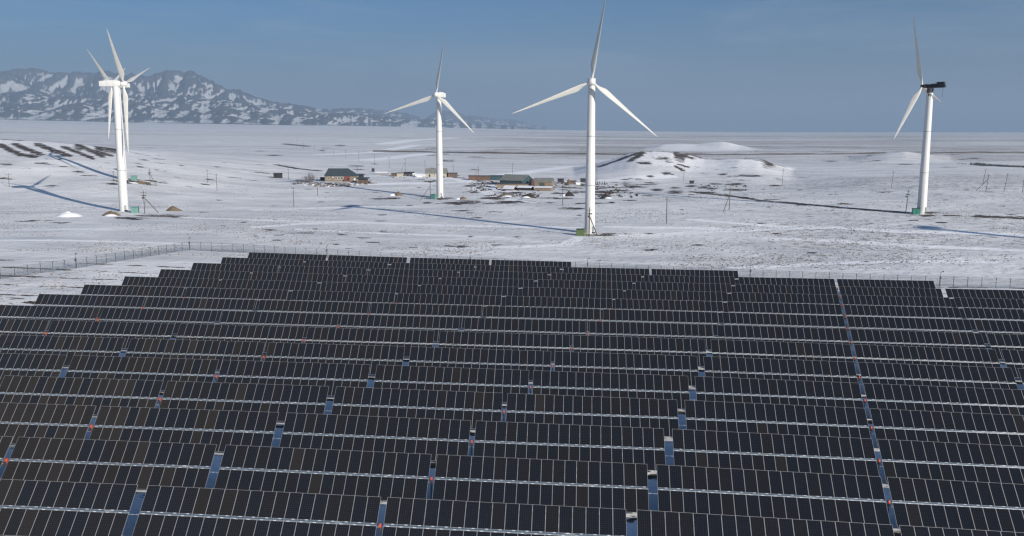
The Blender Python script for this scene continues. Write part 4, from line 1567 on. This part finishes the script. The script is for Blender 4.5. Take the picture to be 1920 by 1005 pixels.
gable_building('grey_roof_house', 'tan house with grey roof and two chimneys behind the slender turbine', 'house', 798, 837, 332, 8.5, 2.9, 3.1, M['cream'], M['roof_grey'], wins=(-.15,), win=(1.0, .9),
               door=(-.62, 1.0, 2.0, M['dark']), chim=((-.5, 0), (-.3, -.1)), hip_l=.0)
gable_building('snowy_lean_to', 'low pale shed with snow roof touching the tan house', 'shed', 781, 797, 332, 4, 1.2, .9, M['white'], M['snow'])
gable_building('brown_shed', 'flat roofed brown shed right of the slender turbine', 'shed', 838, 856, 332, 6, 2.7, .2, M['plank_brown'], M['plank_dark'], yaw=R(14))
gable_building('brick_barn', 'long red brown brick barn with flat snow edged roof', 'barn', 879, 918, 338, 8, 2.9, .2, M['brick_brown'], M['plank_brown'], yaw=R(-4))
gable_building('teal_barn', 'dark teal sheet barn between the brick barn and grey roof', 'barn', 918, 947, 338, 8, 2.9, .3, M['teal_slate'], M['teal_slate'], yaw=R(-4))
gable_building('large_barn', 'large barn with weathered grey pitched roof and blue teal wall', 'barn', 944, 993, 347, 14, 2.9, 3.2, M['teal_slate'], M['roof_grey'], yaw=R(-30), wins=())
gable_building('tan_barn', 'tan barn wing with grey roof and green gate', 'barn', 1003, 1037, 349, 10, 2.8, 2.0, M['tan'], M['roof_grey'], yaw=R(-8), door=(-.1, 3.2, 2.2, M['green_roof']))
gable_building('stable_wall', 'long low tan shed in front of the large barn', 'shed', 932, 991, 352, 3, 2.3, .15, M['tan'], M['plank_brown'])
b_root = empty('rusty_tank', ground(997, 349.5), 'tall dark rusty tank between the large barn and tan wing', 'tank')
b = MB(); b.lathe([(1.35, -.3), (1.35, 4.2), (1.2, 4.35)], 20); b.build('vessel', M['rust'], b_root, True)
b = MB(); b.lathe([(.35, 4.35), (.35, 4.7)], 10); b.build('hatch', M['rust'], b_root, True)
gable_building('snow_roof_shed', 'low shed with snow covered roof below the tan shed', 'shed', 946, 967, 357, 5, 1.0, 1.6, M['plank_brown'], M['snow'], yaw=R(-30), ridge='x')
gable_building('slanted_shed', 'low dark shed with slanted side, middle of three below the barns', 'shed', 972, 999, 357, 5, 1.7, .8, M['plank_dark'], M['snow'], yaw=R(-22))
gable_building('stone_shed', 'low brown stone shed, rightmost of three below the barns', 'shed', 1004, 1035, 358, 5, 1.9, .5, M['tan'], M['snow'], yaw=R(-16))
gable_building('black_shed', 'small black box shed right of the tan barn', 'shed', 1046, 1057, 342.5, 4, 2.4, .2, M['plank_dark'], M['plank_dark'])
gable_building('tarred_shed', 'dark flat shed half hidden behind the tallest turbine', 'shed', 1089, 1101, 342, 4, 2.4, .2, M['plank_dark'], M['rust'])
gable_building('white_shed', 'tiny white shed between haystack and tallest turbine', 'shed', 1080, 1088, 346, 3, 1.2, .2, M['white'], M['snow'])
gable_building('brick_shed', 'low brown pen shed beside the haystack', 'shed', 1069, 1080, 344, 4, 1.6, .2, M['plank_brown'], M['plank_brown'])
gable_building('lonely_hut', 'small dark hut alone at the foot of the knoll', 'hut', 1294, 1301, 344.5, 2.5, 1.7, .3, M['plank_dark'], M['plank_dark'])


def mound(name, label, cat, px0, px1, py, hpx, m, seed=0, flat=.6):
    c = ground((px0 + px1) / 2, py)
    s = mpp(c.y, c.z)
    rx = (px1 - px0) / 2 * s
    ry = max(rx * flat, 1.5)
    c = Vector((c.x, c.y + ry * .8, 0)); c.z = gz(c.x, c.y)
    h = hpx * s
    b = MB()
    n, rings = 30, 10
    P = [(0, 0, h)]
    for k in range(1, rings + 1):
        t = k / rings
        for i in range(n):
            th = 2 * PI * i / n
            jit = 1 + .30 * noise.noise(Vector((math.cos(th) * 1.6, math.sin(th) * 1.6, seed + t)))
            z = h * (max(1 - t, 0) ** 1.15 * .75 + .25 * math.cos(t * PI / 2)) * (1 + .38 * noise.noise(Vector((math.cos(th) * 2.6 * t, math.sin(th) * 2.6 * t, seed + 9))) + .16 * noise.noise(Vector((math.cos(th) * 7 * t, math.sin(th) * 7 * t, seed + 4)))) - .5 * t ** 4
            P.append((rx * t * jit * math.cos(th), ry * t * jit * math.sin(th), z))
    F = [(0, 1 + i, 1 + (i + 1) % n) for i in range(n)]
    for k in range(rings - 1):
        for i in range(n):
            j = (i + 1) % n
            F.append((1 + k * n + i, 1 + (k + 1) * n + i, 1 + (k + 1) * n + j, 1 + k * n + j))
    b.add(P, F)
    o = b.build(name, m, None, True, c)
    tag(o, label, cat)
    return o, c, rx, ry, h


def snowcap(par, rx, ry, h, seed, dx, dy, k=.7):
    """wind-blown snow lying against one flank"""
    b = MB()
    n, rings = 16, 4
    P = [(dx, dy, h * .42)]
    for q in range(1, rings + 1):
        t = q / rings
        for i in range(n):
            th = 2 * PI * i / n
            P.append((dx + rx * k * t * math.cos(th) * (1 + .2 * noise.noise(Vector((math.cos(th) * 2, math.sin(th) * 2, seed)))), dy + ry * k * t * math.sin(th), h * .42 * (1 - t * t) - .25 * t * t))
    F = [(0, 1 + i, 1 + (i + 1) % n) for i in range(n)]
    for q in range(rings - 1):
        for i in range(n):
            j = (i + 1) % n
            F.append((1 + q * n + i, 1 + (q + 1) * n + i, 1 + (q + 1) * n + j, 1 + q * n + j))
    b.add(P, F)
    b.build('snow_drift', M['snow'], par, True)


for args, cap in ((('earth_mound', 'rounded brown earth mound right of the braced pole at the left turbine', 'mound', 303, 340, 396, 9, M['earth'], 1), (-.5, .3)),
                  (('earth_mound', 'brown earth mound at the foot of the large left turbine', 'mound', 184, 224, 405, 9, M['earth'], 2), (.15, -.75)),
                  (('earth_mound', 'brown spoil bank under the rear left kiosk', 'mound', 238, 276, 344, 4.5, M['earth'], 3), (-.5, -.5)),
                  (('earth_mound', 'brown earth mound with snowy flank left of the slender turbine', 'mound', 734, 757, 367, 7.5, M['earth'], 4), (-.9, -.3)),
                  (('earth_mound', 'low brown earth mound right of the slender turbine', 'mound', 858, 879, 374, 5.5, M['earth'], 5), (-.9, .1)),
                  (('snow_mound', 'white snow covered mound left of the brown mound and turbine', 'mound', 94, 150, 407, 10, M['snow'], 6), None),
                  (('manure_heap', 'black manure heap left of the tallest turbine tower', 'heap', 1056, 1080, 368, 9, M['dung'], 7), (-.75, .2)),
                  (('rubble_bank', 'snowy bank of broken earth below the barns', 'bank', 928, 970, 369, 6, M['earth'], 8), (.1, -.5)),
                  (('rubble_bank', 'dark and white spoil bank below the slanted shed', 'bank', 976, 1008, 371, 7, M['dung'], 9), (-.3, -.5)),
                  (('spoil_bank', 'dark spoil bank right of the tallest turbine', 'bank', 1122, 1150, 372, 6, M['dung'], 10), (.3, -.5)),
                  (('haystack', 'brown haystack between the black shed and the pens', 'haystack', 1059, 1074, 346, 10, M['straw'], 11), None)):
    o, c, rx, ry, h = mound(*args)
    if cap:
        snowcap(o, rx, ry, h, args[-1], rx * cap[0], ry * cap[1])

# stones on the bank in front of the farmhouse
sb = MB()
ico = [(0, 0, 1), (.89, 0, .45), (.28, .85, .45), (-.72, .53, .45), (-.72, -.53, .45), (.28, -.85, .45), (.72, .53, -.45), (-.28, .85, -.45), (-.89, 0, -.45), (-.28, -.85, -.45), (.72, -.53, -.45), (0, 0, -1)]
icf = [(0, 1, 2), (0, 2, 3), (0, 3, 4), (0, 4, 5), (0, 5, 1), (1, 6, 2), (2, 7, 3), (3, 8, 4), (4, 9, 5), (5, 10, 1), (2, 6, 7), (3, 7, 8), (4, 8, 9), (5, 9, 10), (1, 10, 6), (11, 7, 6), (11, 8, 7), (11, 9, 8), (11, 10, 9), (11, 6, 10)]
rr = random.Random(3)
for k in range(620):
    t = rr.random()
    px = 572 + 100 * t
    lo, hi = (343, 350.5) if 590 < px < 655 else (343.5, 347.5)
    g = ground(px, rr.uniform(lo, hi))
    r = rr.uniform(.25, .75)
    sb.add([(g.x + x * r * 1.3, g.y + y * r, g.z + z * r * .8) for x, y, z in ico], icf, 0 if rr.random() < .8 else 1)
tag(sb.build('rubble', [M['stone'], M['snow']]), 'snow dusted stone rubble on the bank before the farmhouse', None, None, 'stuff')


def bare_bush(label, px, py, hpx, wpx, seed, n=70):
    c = ground(px, py)
    s = mpp(c.y, c.z)
    h, w = hpx * s, wpx * s / 2
    rr = random.Random(seed)
    root = empty('bare_shrub', c, label, 'shrub', 'leafless shrubs beside the farmhouse')
    tr, tw_ = MB(), MB()
    for k in range(n):
        th, q = rr.uniform(0, 2 * PI), math.sqrt(rr.random())
        b0 = Vector((w * .45 * q * math.cos(th), w * .45 * q * math.sin(th), -.1))
        tp = Vector((w * q * math.cos(th) * rr.uniform(.7, 1.05), w * q * math.sin(th), h * rr.uniform(.6, 1) * (1 - .35 * q * q)))
        mid = b0.lerp(tp, .5) + Vector((rr.uniform(-.2, .2), rr.uniform(-.2, .2), .1))
        tr.rod(b0, mid, .05, .035, 4, caps=False)
        tr.rod(mid, tp, .035, .012, 4, caps=False)
        for e in range(7):
            a = mid.lerp(tp, rr.uniform(-.4, .95))
            tw_.rod(a, a + Vector((rr.uniform(-.5, .5), rr.uniform(-.5, .5), rr.uniform(.2, .8))) * (h / 4), .018, .008, 3, caps=False)
    tr.build('stems', M['twig'], root)
    tw_.build('twigs', M['twig'], root)


bare_bush('largest bare brown shrub left of the farmhouse', 580, 342, 20, 30, 1, 90)
bare_bush('medium bare shrub between the pole and the largest shrub', 562, 345, 13, 22, 2, 50)
bare_bush('low thin bare shrub, leftmost by the turbine shadow', 553, 346, 6, 14, 3, 30)

# thicket along the stream far right
tk = MB()
rr = random.Random(8)
for k in range(900):
    t = rr.random() ** .8
    px = 1792 + 150 * t
    py = 306.5 + 8 * t ** .9 + rr.uniform(-.8, 1.2)
    if rr.random() > .15 + .65 * math.exp(-((px - 1858) / 28) ** 2) + (.25 if px > 1870 else 0):
        continue
    g = ground(px, py)
    hh = rr.uniform(.4, 1.7) * (1.6 if 1820 < px < 1850 else 1)
    for e in range(3):
        tk.rod((g.x + rr.uniform(-1, 1), g.y, g.z - .1), (g.x + rr.uniform(-1.6, 1.6), g.y + rr.uniform(-1, 1), g.z + hh), .22, .05, 4, caps=False)
tag(tk.build('thicket', M['thicket']), 'dark leafless thicket along a stream far right', None, None, 'stuff')

# corral posts right of the tallest turbine and pen rails by the barns
cr = empty('corral_fence', ground(1127, 345), 'broken corral fence of dark posts right of the tallest turbine', 'fence')
co = cr.location
for k, (x, t_) in enumerate(((1116, 7), (1121, 6), (1124.5, 6), (1129, 6), (1133.5, 6.5), (1138, 5))):
    g = ground(x, 344.5 + k * .4)
    s = mpp(g.y, g.z)
    b = MB(); b.rod((0, 0, -.4), (0, 0, t_ * s), .22, .18, 6)
    b.build('post', M['plank_dark'], cr, False, (g.x - co.x, g.y - co.y, g.z - co.z))
b = MB()
for k in range(5):
    p, q = ground(1114 + 5 * k, 344.5 + k * .4), ground(1119 + 5 * k, 344.9 + k * .4)
    b.rod(p - co + Vector((0, 0, .9)), q - co + Vector((0, 0, .9)), .12, n=5)
b.build('rail', M['plank_dark'], cr)
cf = empty('pen_fence', ground(930, 343), 'low dark cattle pen fence in front of the teal barn', 'fence')
co = cf.location
pts = [ground(x, y) for x, y in ((896, 341), (905, 344.5), (915, 345.5), (930, 345), (945, 344), (955, 343))]
for p, q in zip(pts[:-1], pts[1:]):
    b = MB()
    for h in (.5, 1.1):
        b.rod(p - co + Vector((0, 0, h)), q - co + Vector((0, 0, h)), .13, n=5)
    b.build('rail', M['plank_dark'], cf)
for p in pts:
    b = MB(); b.rod((0, 0, -.3), (0, 0, 1.5), .18, n=6)
    b.build('post', M['plank_dark'], cf, False, p - co)

# clutter lying round the barns and sheds
yc = MB()
rr = random.Random(12)
for n, x0, x1, y0, y1 in ((150, 882, 1044, 340, 359), (60, 1044, 1112, 341, 350), (40, 660, 700, 338, 346), (50, 735, 860, 328, 334), (90, 1110, 1200, 346, 372), (50, 925, 1010, 362, 371), (40, 1290, 1400, 344, 358)):
    for k in range(n):
        g = ground(rr.uniform(x0, x1), rr.uniform(y0, y1))
        s_ = rr.uniform(.25, .9)
        yc.box((g.x, g.y, g.z + s_ * .3), (s_ * rr.uniform(.8, 2.6), s_ * rr.uniform(.6, 1.6), s_ * rr.uniform(.5, 1.2)), rr.choice((0, 0, 0, 1, 1, 2)), Matrix.Rotation(rr.uniform(0, 3), 3, 'Z') @ Matrix.Rotation(rr.uniform(-.3, .3), 3, 'X'), rr.uniform(.5, 1))
tag(yc.build('debris', [M['plank_dark'], M['plank_brown'], M['stone']]), 'dark scraps, boards and stones littering the village yards', None, None, 'stuff')
